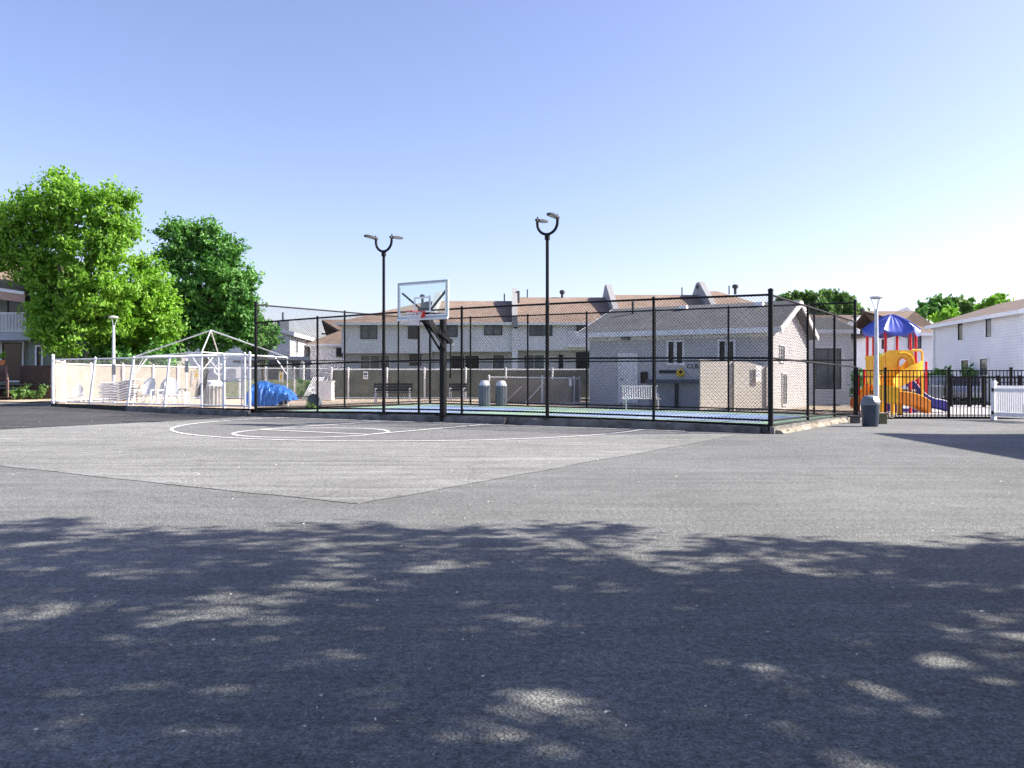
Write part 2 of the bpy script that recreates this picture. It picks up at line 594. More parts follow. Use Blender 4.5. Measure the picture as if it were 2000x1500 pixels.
# fresher dark drive on the far left
dark = [G(-330, 853), G(0, 838.5), G(350, 821), G(480, 813.5), FL + N_ * 0.15, FL - U * 14 + N_ * 0.3, Vector((-27, 40.2, 0)),
        Vector((-60, 40.2, 0)), Vector((-60, 24, 0))]
sheet('dark_drive', dark, 0.010, 'dark_asphalt')

# basketball markings
HOOP = Vector((-2.75, 23.8, 0))
LW = 0.08


def band(name, pts, z=0.014, w=LW, closed=False):
    pts = [Vector((p[0], p[1], 0)) for p in pts]
    vs, fs = [], []
    n = len(pts)
    for i, p in enumerate(pts):
        if closed:
            d = pts[(i + 1) % n] - pts[i - 1]
        else:
            d = pts[min(i + 1, n - 1)] - pts[max(i - 1, 0)]
        d.normalize()
        s = Vector((-d.y, d.x, 0)) * w / 2
        vs += [p + s, p - s]
    for i in range(n if closed else n - 1):
        a, b = 2 * i, 2 * ((i + 1) % n)
        fs.append((a, a + 1, b + 1, b))
    mb = MB(); mb.add([v + Vector((0, 0, z + gz(v.x, v.y))) for v in vs], fs)
    return mb


def uv(a, b):
    return HOOP + U * a + N_ * b


lines = MB()
R3 = 6.6
arc = [uv(-R3, -1.6), uv(-R3, 0)] + [uv(-R3 * math.cos(t), R3 * math.sin(t)) for t in [math.pi * k / 60 for k in range(61)]] + [uv(R3, -0.9)]
RC, FT = 1.85, 4.2
inner = [uv(-R3, -1.6), uv(-R3, 0)] + [uv(-R3 * math.cos(t), R3 * math.sin(t)) for t in [math.pi * k / 60 for k in range(61)]] + [uv(R3, -0.9), uv(R3, -1.0), uv(-R3, -1.0)]
sheet('court_paving', inner, 0.009, 'court_asphalt', grid=False)
lines.v, lines.f = [], []
for src in (band('a', arc, z=0.018), band('c', [uv(RC * math.cos(t), FT + RC * math.sin(t)) for t in [2 * math.pi * k / 56 for k in range(56)]], closed=True),
            band('f', [uv(-RC, FT), uv(RC, FT)], z=0.022), band('l', [uv(-RC, FT), uv(-RC, -0.9)], z=0.026), band('r', [uv(RC, FT), uv(RC, -0.9)], z=0.026),
            band('b', [uv(-R3, -0.72), uv(R3 + 1.2, -0.72)], z=0.030)):
    lines.add(src.v, src.f)
struct(lines.build('court_marking', 'line'))

# raised court slab with its painted surface
def zc(s, t):
    f = lerp(0.15, 0.18, s) + 0.09 * math.sin(math.pi * s) * (1 - t)
    b = lerp(0.22, 0.09, s)
    return lerp(f, b, t)


def cp(s, t):
    return FL.lerp(FR, s).lerp(BL.lerp(BR, s), t)


def cpz(s, t):
    p = cp(s, t); p.z = zc(s, t); return p


def slab(name, s0, s1, t0, t1, dz, m, ns=24, nt=10, depth=0.0):
    mb = MB()
    vs, fs = [], []
    for j in range(nt + 1):
        for i in range(ns + 1):
            s, t = lerp(s0, s1, i / ns), lerp(t0, t1, j / nt)
            p = cp(s, t); p.z = zc(s, t) + dz
            vs.append(p)
    w = ns + 1
    for j in range(nt):
        for i in range(ns):
            fs.append((j * w + i, j * w + i + 1, (j + 1) * w + i + 1, (j + 1) * w + i))
    if depth:
        b = [i for i in range(w)] + [j * w + ns for j in range(1, nt + 1)] + [nt * w + i for i in range(ns - 1, -1, -1)] + [j * w for j in range(nt - 1, 0, -1)]
        o = len(vs)
        for i in b:
            q = vs[i].copy(); q.z = -depth; vs.append(q)
        for k in range(len(b)):
            j = (k + 1) % len(b)
            fs.append((b[j], b[k], o + k, o + j))
    mb.add(vs, fs)
    return struct(mb.build(name, m))


slab('court_base', 0.0, 1.0, 0.0, 1.0, -0.006, 'kerb', depth=0.3)
slab('court_floor', 0.002, 0.998, 0.004, 0.996, 0.0, 'slab_green')
slab('court_field', 0.10, 0.40, 0.18, 0.80, 0.006, 'slab_blue', 8, 4)
slab('court_field', 0.57, 0.95, 0.18, 0.80, 0.006, 'slab_blue', 8, 4)
for (a, b, c, d) in ((0.10, 0.40, 0.48, 0.485), (0.245, 0.248, 0.18, 0.80), (0.57, 0.95, 0.48, 0.485), (0.76, 0.763, 0.18, 0.80), (0.10, 0.40, 0.18, 0.19), (0.57, 0.95, 0.18, 0.19)):
    slab('court_field_line', a, b, c, d, 0.011 if d - c < .1 else 0.013, 'line', 6, 2)


def wob_prism(a, b, w, ztop0, ztop1, zbot, seed, n=60, crown=0.0, amp=0.02):
    """cast kerb with chipped edges between two points; w = width outwards along N_"""
    r = random.Random(seed)
    a, b = Vector(a), Vector(b)
    d = (b - a).normalized(); s = Vector((d.y, -d.x, 0))
    vs, fs = [], []
    for i in range(n + 1):
        t = i / n
        p = a.lerp(b, t)
        zt = lerp(ztop0, ztop1, t) + crown * math.sin(math.pi * t)
        j = lambda: r.uniform(-amp, amp)
        zb = zbot + gz(p.x, p.y)
        vs += [p + Vector((0, 0, zb)), p + s * (w + j()) + Vector((0, 0, zb)), p + s * (w - .012 + j()) + Vector((0, 0, zt - 0.05 + j())), p + s * (w * .82 + j()) + Vector((0, 0, zt + j() * .5)), p + Vector((0, 0, zt))]
    for i in range(n):
        o = i * 5
        for k in range(5):
            fs.append((o + k, o + (k + 1) % 5, o + 5 + (k + 1) % 5, o + 5 + k))
    fs.append((0, 1, 2, 3, 4)); e = n * 5; fs.append((e + 4, e + 3, e + 2, e + 1, e))
    mb = MB(); mb.add(vs, fs)
    return mb


gap0, gap1 = FL.lerp(FR, 0.585), FL.lerp(FR, 0.612)
e0 = FL + N_ * 0.003 - U * 0.12
struct(wob_prism(e0, gap0 + N_ * .003, 0.2, 0.135, 0.23, -0.05, 5, 70, 0.02, 0.018).build('court_kerb', 'kerb'))
struct(wob_prism(gap1 + N_ * .003, FR + N_ * .003 - U * 0.22, 0.2, 0.225, 0.165, -0.05, 6, 60, 0.03, 0.018).build('court_kerb', 'kerb'))
struct(wob_prism(FR + U * .003, BR + U * .003, 0.28, 0.10, 0.07, -0.05, 8, 60, 0.02, 0.05).build('court_footing', 'rubble'))
struct(wob_prism(FR + U * .004 - V * .1, BR + U * .004, 0.12, 0.175, 0.10, -0.04, 9, 40, 0.02, 0.025).build('court_kerb', 'kerb'))

# ------------------------------------------------------------------ tall black chain link fence round the court
fence = thing('chain_link_fence', 'tall black chain link fence enclosing the green and blue sports court', 'fence', cp(0.5, 0.5))
LOW, TALL = 3.18, 3.82


def side(pa, pb, height, ts, mid, zb=None, r=0.037, skip=(), ends=(0.06, 0.06)):
    """posts, rails and wire of one side; pa,pb are (s,t) of the slab corners"""
    def at(k):
        return cpz(lerp(pa[0], pb[0], k), lerp(pa[1], pb[1], k))
    for k in ts:
        p = at(k)
        mb = MB(); mb.tube(p, p + Vector((0, 0, height + 0.03)), r, n=10)
        mb.lathe([(r * 1.25, height + .02), (r * 1.1, height + .055), (r * .3, height + .075)], p, 10)
        mb.build('post', 'black', fence, True)
    n = 24
    for z, rr in ((height, 0.028), (mid, 0.026), (0.14, 0.024), (0.02, 0.03)):
        mb = MB()
        mb.path([at(i / n) + Vector((0, 0, z)) for i in range(n + 1)], rr, 8)
        mb.build('rail', 'black', fence, True)
    # diagonal wires
    A, B = at(0), at(1)
    Ln = (B - A).length
    d = (B - A); d.z = 0; d.normalize()
    off = Vector((-d.y, d.x, 0))
    H0 = height + 0.04
    mb = MB()
    pitch = 0.09
    k = -H0
    w = 0.0034
    while k < Ln:
        for sgn in (1, -1):
            x0, z0 = k, 0.0
            x1, z1 = k + H0, H0
            if x0 < 0:
                z0 = -x0; x0 = 0
            if x1 > Ln:
                z1 = H0 - (x1 - Ln); x1 = Ln
            if z1 - z0 > 0.03:
                a = (x0, z0) if sgn == 1 else (Ln - x0, z0)
                b = (x1, z1) if sgn == 1 else (Ln - x1, z1)
                pa_ = at(a[0] / Ln) + Vector((0, 0, a[1])) + off * 0.042 * (1 if sgn == 1 else 0.86)
                pb_ = at(b[0] / Ln) + Vector((0, 0, b[1])) + off * 0.042 * (1 if sgn == 1 else 0.86)
                t = (pb_ - pa_).normalized(); sN = off; q = t.cross(sN)
                vs = []
                for pp in (pa_, pb_):
                    vs += [pp + sN * w, pp - sN * w * .5 + q * w * .87, pp - sN * w * .5 - q * w * .87]
                mb.add(vs, [(0, 1, 4, 3), (1, 2, 5, 4), (2, 0, 3, 5)])
        k += pitch
    mb.build('wire_mesh', 'wire', fence)


def corner(s, t, h, r):
    p = cpz(s, t)
    mb = MB(); mb.tube(p - Vector((0, 0, .1)), p + Vector((0, 0, h)), r, n=12)
    mb.lathe([(r * 1.15, h - .01), (r * 1.1, h + .03), (r * .3, h + .06)], p, 12)
    mb.build('post', 'black', fence, True)


corner(0, 0, TALL + .06, .055); corner(1, 0, LOW + .10, .062); corner(1, 1, TALL + .06, .05); corner(0, 1, TALL + .06, .05)
side((0, 0), (1, 0), LOW, [1 / 6, 0.405, 0.495, 5 / 6], 1.65)
side((1, 0), (1, 1), LOW, [0.36, 0.69], 1.65)
side((0, 0), (0, 1), TALL, [0.45, 0.78], 1.88)


def back_s(px):
    best = min(range(1001), key=lambda i: abs(cp(i / 1000, 1).x / cp(i / 1000, 1).y * FPX + 1000 - px))
    return best / 1000


side((0, 1), (1, 1), TALL, [back_s(x) for x in (919, 1031, 1146, 1279, 1423, 1590)], 1.88)

# ------------------------------------------------------------------ pool enclosure
def zd(x, y):
    return max(lerp(0.27, 0.05, smooth((x + 3) / 14)), gz(x, y) + 0.03)


PL0, PL1 = FL - U * 0.25, Vector((-19.9, 35.5, 0))
deck = [PL0 - N_ * 0.06 + N_ * .0, PL1, Vector((-20.9, 38.2, 0)), Vector((-21.4, 40.6, 0)), Vector((-15.5, 44.3, 0)), Vector((8, 44.3, 0)), Vector((17, 38, 0)), BR + V * .06 + U * 1.2, BR + V * .02, BL + V * .02 - U * .02, FL - U * .02 + V * .05]
sheet('pool_deck', deck, 0.0, 'deck', zd)
k0, k1 = PL0, PL0.lerp(PL1, 0.56)
struct(wob_prism(k1, k0 - U * .0, 0.22, 0.27, 0.2, -0.05, 12, 40, 0, 0.03).build('pool_kerb', 'kerb'))
struct(wob_prism(PL1 + U * .0, k1, 0.1, 0.285, 0.27, -0.05, 13, 30, 0, 0.008).build('pool_edge_board', 'black'))
struct(wob_prism(PL1 - U * .9 + N_ * 0.12, k1 + N_ * .12, 0.5, 0.155, 0.06, -0.05, 14, 30, 0, 0.02).build('pool_footpath', 'deck'))

pf = thing('pool_fence', 'white chain link pool fence with leaning posts, left of the black court fence', 'fence', (-14, 32, 0))
PT = 2.19


def pp(k, z=None):
    q = PL0.lerp(PL1, k)
    q.z = zd(q.x, q.y) if z is None else z
    return q


def pk(px):
    return min((i / 1000 for i in range(1001)), key=lambda k: abs(pp(k).x / pp(k).y * FPX + 1000 - px))


for px, lean, r, top in ((488, 0, .045, PT + .06), (478, 0, .04, PT + .04), (437, 0, .055, PT + .03), (394, 0, .04, PT), (331, .32, .045, PT), (261, .42, .05, PT), (186, .4, .05, PT), (103.5, 0, .06, PT + .16), (120, 0, .045, PT + .02)):
    k = pk(px)
    a = pp(k, top)
    if px == 120:
        a = Vector((-20.9 + .02, 38.2, top))
    b = a - U * lean
    b.z = zd(b.x, b.y)
    mb = MB(); mb.tube(b, a, r, n=10)
    mb.lathe([(r * 1.2, 0), (r * 1.1, .03), (r * .2, .07)], a, 10)
    mb.build('post', 'white', pf, True)
for z, r in ((PT - .02, .03), (.36, .028)):
    mb = MB(); mb.path([pp(i / 20, z) for i in range(21)], r, 8)
    mb.build('rail', 'white', pf, True)
for z in (1.35,):
    mb = MB(); mb.path([pp(i / 6 * pk(437), z) for i in range(7)], .018, 8); mb.build('rail', 'galv', pf, True)
g0, g1 = pk(437), pk(476)
mb = MB()
for z in (0.38, 1.25, 2.05):
    mb.tube(pp(g0, z) + N_ * .05, pp(g1, z) + N_ * .05, .02, n=8)
for k in (lerp(g0, g1, .08), lerp(g0, g1, .95)):
    mb.tube(pp(k, .34) + N_ * .05, pp(k, 2.08) + N_ * .05, .022, n=8)
mb.build('gate_leaf', 'galv', pf, True)
mb = MB()
Ln = (PL1 - PL0).length
k = -1.85
while k < Ln:
    for sgn in (1, -1):
        x0, z0, x1, z1 = k, 0.0, k + 1.85, 1.85
        if x0 < 0: z0, x0 = -x0, 0
        if x1 > Ln: z1, x1 = 1.85 - (x1 - Ln), Ln
        if z1 - z0 > .03:
            a, b = (x0, x1) if sgn == 1 else (Ln - x0, Ln - x1)
            p_, q_ = pp(a / Ln), pp(b / Ln)
            p_.z += z0 + .05; q_.z += z1 + .05
            w = .0019
            t = (q_ - p_).normalized(); s = N_; q = t.cross(s)
            vs = []
            for c in (p_, q_):
                vs += [c + s * w, c - s * w * .5 + q * w * .87, c - s * w * .5 - q * w * .87]
            mb.add(vs, [(0, 1, 4, 3), (1, 2, 5, 4), (2, 0, 3, 5)])
    k += .085
mb.build('wire_mesh', 'galvwire', pf)


def screen_fence(t, pts, z0, z1, m, posts, pw=.05, wave=.03, screen_name='windscreen', gap=.06, toprail=True):
    """rails and posts with a cloth windscreen that bellies a little between the ties"""
    tot = sum((Vector(pts[i + 1]) - Vector(pts[i])).length for i in range(len(pts) - 1))

    def at(k):
        d = k * tot
        for i in range(len(pts) - 1):
            a, b = Vector(pts[i]), Vector(pts[i + 1])
            L_ = (b - a).length
            if d <= L_ + 1e-6 or i == len(pts) - 2:
                return a.lerp(b, min(1, d / L_)), (b - a).normalized()
            d -= L_
    n = max(8, int(tot / .3))
    vs, fs = [], []
    for i in range(n + 1):
        p, d = at(i / n)
        s = Vector((-d.y, d.x, 0))
        for j in range(5):
            w = wave * math.sin(i * 1.7 + j) * math.sin(math.pi * j / 4) + wave * .6 * noise.noise(Vector((i * .5, j * .7, z1[0])))
            for th in (0, .006):
                q = p + s * (w + th)
                q.z = lerp(lerp(z0[0], z0[1], i / n) + gap, lerp(z1[0], z1[1], i / n) - gap, j / 4)
                vs.append(q)
    for i in range(n):
        for j in range(4):
            a, b = i * 10 + j * 2, (i + 1) * 10 + j * 2
            fs += [(a, b, b + 2, a + 2), (a + 1, a + 3, b + 3, b + 1)]
    mb = MB(); mb.add(vs, fs); mb.build(screen_name, m, t, True)
    for zz in ((z1, z0) if toprail else (z0,)):
        mb = MB(); ps = []
        for i in range(n + 1):
            p, d = at(i / n); p = p.copy(); p.z = lerp(zz[0], zz[1], i / n); ps.append(p)
        mb.path(ps, pw * .62, 8); mb.build('rail', 'white', t, True)
    for k in posts:
        p, d = at(k); p = p.copy()
        a = p.copy(); a.z = lerp(z0[0], z0[1], k) - .1
        p.z = lerp(z1[0], z1[1], k) + .05
        s = Vector((-d.y, d.x, 0)) * (-.04)
        mb = MB(); mb.tube(a + s, p + s, pw, n=10); mb.lathe([(pw * 1.15, 0), (pw, .03), (pw * .2, .06)], p + s, 10); mb.build('post', 'white', t, True)


sidef = thing('pool_side_fence', 'short sunlit tan screened fence at the left end of the pool', 'fence', (-20.4, 37, 0))
screen_fence(sidef, [(-19.93, 35.62, 0), (-20.9, 38.2, 0)], (.34, .34), (2.15, 2.12), 'tan', [])
leftf = thing('pool_back_fence', 'shaded tan screened fence behind the stacked white loungers', 'fence', (-17, 42, 0))
LB0, LB1 = Vector((-20.9, 38.3, 0)), Vector((PX(388, 44.2), 44.2, 0))
screen_fence(leftf, [LB0, Vector((-20.6, 40.0, 0)), LB1], (.36, .34), (2.06, 1.98), 'tanshade', [0.24, .45, .66, .84, 1.0])
backf = thing('screened_fence', 'white framed fence with grey green windscreen behind the black bench', 'fence', (0, 44.2, 0))
screen_fence(backf, [Vector((PX(648, 44.2), 44.2, 0)), Vector((PX(1152, 44.2), 44.2, 0))], (.33, .30), (1.87, 1.86), 'greyscreen', [0.0, .065, .215, .36, .52, .675, .855, 1.0])
openf = thing('open_fence', 'white open chain link fence in front of the grass bank by the blue tarpaulin', 'fence', (-14, 44.2, 0))
oa, ob = LB1 + Vector((.1, 0, 0)), Vector((PX(646, 44.2), 44.2, 0))
for z in (1.95, .35):
    mb = MB(); mb.tube((oa.x, oa.y, z), (ob.x, ob.y, z - .05), .03, n=8); mb.build('rail', 'white', openf, True)
for k in (0, .14, .3, .5, .72, 1):
    p = oa.lerp(ob, k); mb = MB(); mb.tube(p + Vector((0, 0, .2)), p + Vector((0, 0, 2.0)), .045, n=10); mb.build('post', 'white', openf, True)
mb = MB()
k = -1.6; Ln = (ob - oa).length
while k < Ln:
    for sgn in (1, -1):
        x0, z0, x1, z1 = k, .35, k + 1.55, 1.9
        if x0 < 0: z0, x0 = .35 - x0, 0
        if x1 > Ln: z1, x1 = 1.9 - (x1 - Ln), Ln
        if z1 > z0 + .03:
            a, b = (x0, x1) if sgn == 1 else (Ln - x0, Ln - x1)
            mb.bar((oa.x + a, oa.y + .03 * sgn, z0), (oa.x + b, oa.y + .03 * sgn, z1), .005, .005)
    k += .09
mb.build('wire_mesh', 'galvwire', openf)

tanf = thing('low_screened_fence', 'low white framed fence with tan screen beside the two ribbed grey bins', 'fence', (PX(1040, 36.5), 36.5, 0))
screen_fence(tanf, [Vector((PX(955, 36.6), 36.6, 0)), Vector((PX(1112, 36.4), 36.4, 0)), Vector((PX(1130, 39.0), 39.0, 0))], (.26, .2), (1.42, 1.36), 'tan', [0, .38, .74, 1.0], pw=.045)
mb = MB()
for a, b in (((985, 788), (1018, 755)), ((1025, 788), (1062, 748))):
    mb.tube(P(a[0], a[1], 36.3), P(b[0], b[1], 36.3), .02, n=6)
mb.build('brace', 'white', tanf, True)

# beige slatted screen beside the clubhouse
bp_ = thing('privacy_screen', 'beige board privacy screen standing in front of the clubhouse corner', 'screen', (8.5, 31.7, 0))
sa, sb = Vector((PX(1367, 31.1), 31.1, 0)), Vector((PX(1496, 32.4), 32.4, 0))
d = (sb - sa).normalized()
mb = MB(); mb.prism([sa + Vector((0, 0, .17)), sb + Vector((0, 0, .2)), sb + Vector((0, 0, 1.80)), sa.lerp(sb, .72) + Vector((0, 0, 2.0)), sa + Vector((0, 0, 2.08))], Vector((-d.y, d.x, 0)) * .05)
mb.build('panel', 'board', bp_)
for k in (0.0, .5, 1.0):
    p = sa.lerp(sb, k) + Vector((d.y, -d.x, 0)) * .035
    mb = MB(); mb.box(p + Vector((0, 0, 1.02 if k < .9 else .95)), (.06, .06, 2.0 if k < .9 else 1.75), math.atan2(d.y, d.x)); mb.build('post', 'board', bp_)


def sign(name, label, c, w, h, rz, board='white', marks=(), post=None, group=None):
    t = thing(name, label, 'sign', c, group)
    mm = Matrix.Translation(Vector(c)) @ Matrix.Rotation(rz, 4, 'Z')
    mb = MB(); mb.box((0, 0, 0), (w, .02, h)).xf(mm); mb.build('board', board, t)
    for (x, z, sx, sz, m) in marks:
        mb = MB(); mb.box((x * w, -.013, z * h), (sx * w, .006, sz * h)).xf(mm); mb.build('panel', m, t)
    return t


pa = math.atan2(d.y, d.x)
q = sa.lerp(sb, .86) + Vector((d.y, -d.x, 0)) * .08 + Vector((0, 0, 1.55))
sign('notice_sign', 'white notice hung at the right end of the beige privacy screen', q, .26, .62, pa, marks=((0, .2, .7, .12, 'galv'), (0, -.1, .7, .2, 'galv')))
sign('notice_sign', 'white notice sign on the grey green fence above the black bench', P(714, 733, 44.05), .26, .42, 0, marks=((0, .15, .7, .3, 'slate'), (0, -.2, .6, .12, 'slate')))
sign('notice_sign', 'small white notice tied low on the white frame of the tan screened fence', P(1114, 747, 36.2), .12, .32, 0)
ymarks = ((0, .38, .8, .12, 'yellowsign'), (0, 0.0, .5, .42, 'yellowsign'), (0, -.36, .6, .08, 'yellowsign'))
sign('pool_sign', 'white and yellow pool sign on the fence left of the ribbed taupe bin', P(383.5, 733, 43.9), .36, .56, 0, marks=ymarks)
sign('pool_sign', 'white and yellow pool sign behind the right end of the blue tarpaulin', P(549, 736, 43.9), .24, .56, 0, marks=ymarks)
sign('notice_sign', 'plain white notice board next to the yellow sign left of the ribbed bin', P(369.5, 741, 43.9), .32, .44, 0)
sign('notice_sign', 'white notice seen through the open pool gate', P(466.5, 728, 43.9), .3, .6, 0)
sign('equipment_panel', 'dark grey panel strapped to a white pole above the white pool chairs', P(364.5, 716, 36.5), .17, .52, 0, board='slate')
sign('equipment_panel', 'dark grey panel strapped to the lamp post above the stacked loungers', P(222, 722, 35.9), .16, .46, .1, board='slate')
mb = MB(); mb.tube(P(364, 790, 36.55), P(364, 700, 36.55), .04, n=10)
tag(mb.build('white_pole', 'white', None, True), 'thin white pole carrying the dark grey panel over the pool chairs', 'pole')

# ------------------------------------------------------------------ buildings
def window(t, c, w, h, rz=0.0, frame='frame_dark', glass='glass', bars=1, fw=.06, out=.03, surround=None):
    """a framed window standing slightly proud of its wall; c = centre on the wall face, faces -Y turned by rz"""
    mm = Matrix.Translation(Vector(c)) @ Matrix.Rotation(rz, 4, 'Z')
    f = MB()
    for s in (-1, 1):
        f.box((s * (w / 2 - fw / 2), -out / 2, 0), (fw, out + .04, h))
        f.box((0, -out / 2, s * (h / 2 - fw / 2)), (w - 2 * fw, out + .04, fw))
    for k in range(bars):
        x = -w / 2 + w * (k + 1) / (bars + 1)
        f.box((x, -out / 2, 0), (fw * .7, out + .03, h - 2 * fw))
    f.xf(mm)
    fo = f.build('window', frame, t)
    g = MB(); g.box((0, -.004, 0), (w - 2 * fw, .012, h - 2 * fw)).xf(mm); g.build('pane', glass, fo)
    if surround:
        sw = .09
        s_ = MB()
        for s in (-1, 1):
            s_.box((s * (w / 2 + sw / 2), -.02, 0), (sw, .06, h + 2 * sw))
            s_.box((0, -.02, s * (h / 2 + sw / 2)), (w, .06, sw))
        s_.xf(mm).build('surround', surround, fo)
    return fo


def railing(mb, a, b, h, n, r=.012, base=.08):
    a, b = Vector(a), Vector(b)
    mb.bar(a + Vector((0, 0, h)), b + Vector((0, 0, h)), .05, .05)
    mb.bar(a + Vector((0, 0, base)), b + Vector((0, 0, base)), .04, .04)
    for i in range(n + 1):
        p = a.lerp(b, i / n)
        mb.bar(p + Vector((0, 0, base)), p + Vector((0, 0, h)), r * 2, r * 2, (0, 1, 0))


YR = 60.0
RZ = lambda py, Y=YR: EYE + (HOR - py) / FPX * Y
RX = lambda px, Y=YR: PX(px, Y)
EAVE, LOWZ = RZ(630), RZ(689)


def row_house(label, px0, px1, ridge, hip_left=False, hip_right=False, low_px=689):
    x0, x1 = RX(px0), RX(px1)
    t = thing('row_house', label, 'row house', ((x0 + x1) / 2, YR, .3), 'long row of pale houses behind the court')
    lz = RZ(low_px)
    mb = MB()
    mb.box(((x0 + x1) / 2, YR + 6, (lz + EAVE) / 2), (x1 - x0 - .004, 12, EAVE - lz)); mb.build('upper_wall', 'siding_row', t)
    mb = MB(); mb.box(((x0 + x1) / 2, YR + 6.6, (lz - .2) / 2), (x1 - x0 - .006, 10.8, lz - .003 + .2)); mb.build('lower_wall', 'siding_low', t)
    # roof, overhanging eaves
    yf, yb, ym = YR - .45, YR + 12.45, YR + 6
    ez = EAVE - .02
    th = Vector((0, 0, .16))
    l0 = x0 - (.4 if hip_left else 0)
    r0 = x1 + (.4 if hip_right else 0)
    lr = x0 + (5.6 if hip_left else 0)
    rr = x1 - (5.6 if hip_right else 0)
    vs = [(l0, yf, ez), (r0, yf, ez), (r0, yb, ez), (l0, yb, ez), (lr, ym, ridge), (rr, ym, ridge)]
    lo = [Vector(v) - th for v in vs[:4]]
    mb = MB()
    mb.add(vs + lo, [(0, 1, 5, 4), (2, 3, 4, 5), (3, 0, 4), (1, 2, 5), (0, 6, 7, 1), (1, 7, 8, 2), (2, 8, 9, 3), (3, 9, 6, 0), (6, 9, 8, 7)])
    roof = mb.build('roof', 'roof_brown', t)
    mb = MB(); mb.box(((l0 + r0) / 2, yf - .014, ez - .09), (r0 - l0, .025, .2)); mb.build('gutter', 'trim', roof)
    return t, roof, x0, x1


def parapet(t, px_e, ridge, over, w=.42, pil=True):
    """party wall standing above the roof and running down to the eave"""
    x = RX(px_e)
    yf, ym, yb = YR - .5, YR + 6, YR + 12.5
    poly = [(x - w / 2, yf, EAVE - .35), (x - w / 2, yf, EAVE + .42), (x - w / 2, ym - .5, ridge + over), (x - w / 2, ym + .5, ridge + over), (x - w / 2, yb, EAVE + .3), (x - w / 2, yb, EAVE - .3)]
    mb = MB(); mb.prism(poly, (w, 0, 0)); mb.build('party_wall', 'stucco', t)
    if pil:
        mb = MB(); mb.box((x, YR + .05, EAVE / 2 - .2), (w, .5, EAVE - .5)); mb.build('pilaster', 'siding_row', t)


def vent(roof, px, y, zb, zt, r=.06, cap=False, m='frame_dark'):
    x = RX(px, y)
    mb = MB(); mb.tube((x, y, zb), (x, y, zt), r, n=10)
    if cap:
        mb.lathe([(r * 1.1, 0), (r * 2.1, .08), (r * 2.1, .25), (r * 1.2, .34)], (x, y, zt - .15), 12)
    mb.build('vent_pipe', m, roof, True)


def fz(py): return RZ(py)


def win_px(t, x0, y0, x1, y1, Y=YR, **k):
    return window(t, ((RX(x0, Y) + RX(x1, Y)) / 2, Y - .012, (RZ(y0, Y) + RZ(y1, Y)) / 2), RX(x1, Y) - RX(x0, Y), RZ(y0, Y) - RZ(y1, Y), **k)


LY = YR + 1.2
t, roof, *_ = row_house('row house at the left end of the brown-roofed row, with hipped roof corner', 667, 843, 7.62, hip_left=True, low_px=690)
win_px(t, 704, 635, 737, 662, bars=1, glass='glass_pale'); win_px(t, 797, 635, 817, 662, bars=0)
win_px(t, 703, 693, 762, 748, LY, frame='white', bars=2, glass='glass_pale'); win_px(t, 800, 692, 823, 714, LY, bars=0)
mb = MB(); railing(mb, (RX(768, LY - .9), LY - .9, 1.0), (RX(840, LY - .9), LY - .9, 1.0), .95, 24); mb.build('railing', 'frame_dark', t)
parapet(t, 843, 7.62, .75, pil=False)
vent(roof, 825, 66, 7.4, 8.0, .1, True); vent(roof, 838.5, 66, 7.4, 8.1, .05)
t, roof, *_ = row_house('row house behind the basketball pole, sliding glass door below', 843.5, 1005, 7.66, low_px=687)
win_px(t, 853, 635, 894, 658, bars=1, glass='glass_pale'); win_px(t, 946, 635, 981, 655, bars=1, glass='glass_pale')
win_px(t, 879, 693, 937, 752, LY, frame='white', bars=1); win_px(t, 961, 692, 986, 752, LY, frame='white', bars=0, glass='glass_pale')
parapet(t, 1005.5, 7.7, .95)
vent(roof, 985, 66, 7.5, 8.25, .05); vent(roof, 1012, 64.5, 7.2, 8.3, .13, False)
t, roof, *_ = row_house('row house with recessed balcony, between two party walls behind the court', 1011, 1200, 7.95, low_px=684)
win_px(t, 1034, 631, 1079, 656, bars=1, glass='glass_pale')
win_px(t, 1022, 692, 1064, 752, LY, frame='white', bars=1, glass='glass_pale'); win_px(t, 1091, 693, 1100, 722, LY, bars=0); win_px(t, 1125, 688, 1152, 752, LY, bars=0)
# balcony: a flat darker panel paints in the shade of the recess, with railing
bx0, bx1 = RX(1108), RX(1146)
mb = MB(); mb.box(((bx0 + bx1) / 2, YR - .012, (RZ(628) + RZ(676)) / 2), (bx1 - bx0, .03, RZ(628) - RZ(676))); mb.build('recess_shade_panel', 'siding_low', t)
win_px(t, 1126, 630, 1144, 650, YR - .03, bars=0)
mb = MB(); mb.box(((bx0 + bx1) / 2, YR - .4, RZ(677)), (bx1 - bx0 + .1, .8, .12)); mb.build('balcony_floor', 'trim', t)
mb = MB(); railing(mb, (bx0, YR - .75, RZ(676)), (bx1, YR - .75, RZ(676)), 1.0, 16, .018); mb.build('railing', 'white', t)
parapet(t, 1206, 7.98, .95)
vent(roof, 1030, 66, 7.7, 8.6, .05); vent(roof, 1098, 66, 7.7, 8.35, .1, True)
t, roof, *_ = row_house('row house mostly hidden behind the clubhouse roof', 1206.5, 1404, 8.15)
parapet(t, 1404, 8.15, 1.0)
vent(roof, 1332, 66, 8.0, 8.75, .05); vent(roof, 1366, 65.8, 8.0, 8.75, .13, True)
t, roof, *_ = row_house('row house at the right end of the row, above the clubhouse gable', 1410, 1590, 8.45, hip_right=True)
vent(roof, 1424, 66, 8.2, 8.9, .05); vent(roof, 1436, 66, 8.2, 8.8, .12, True)


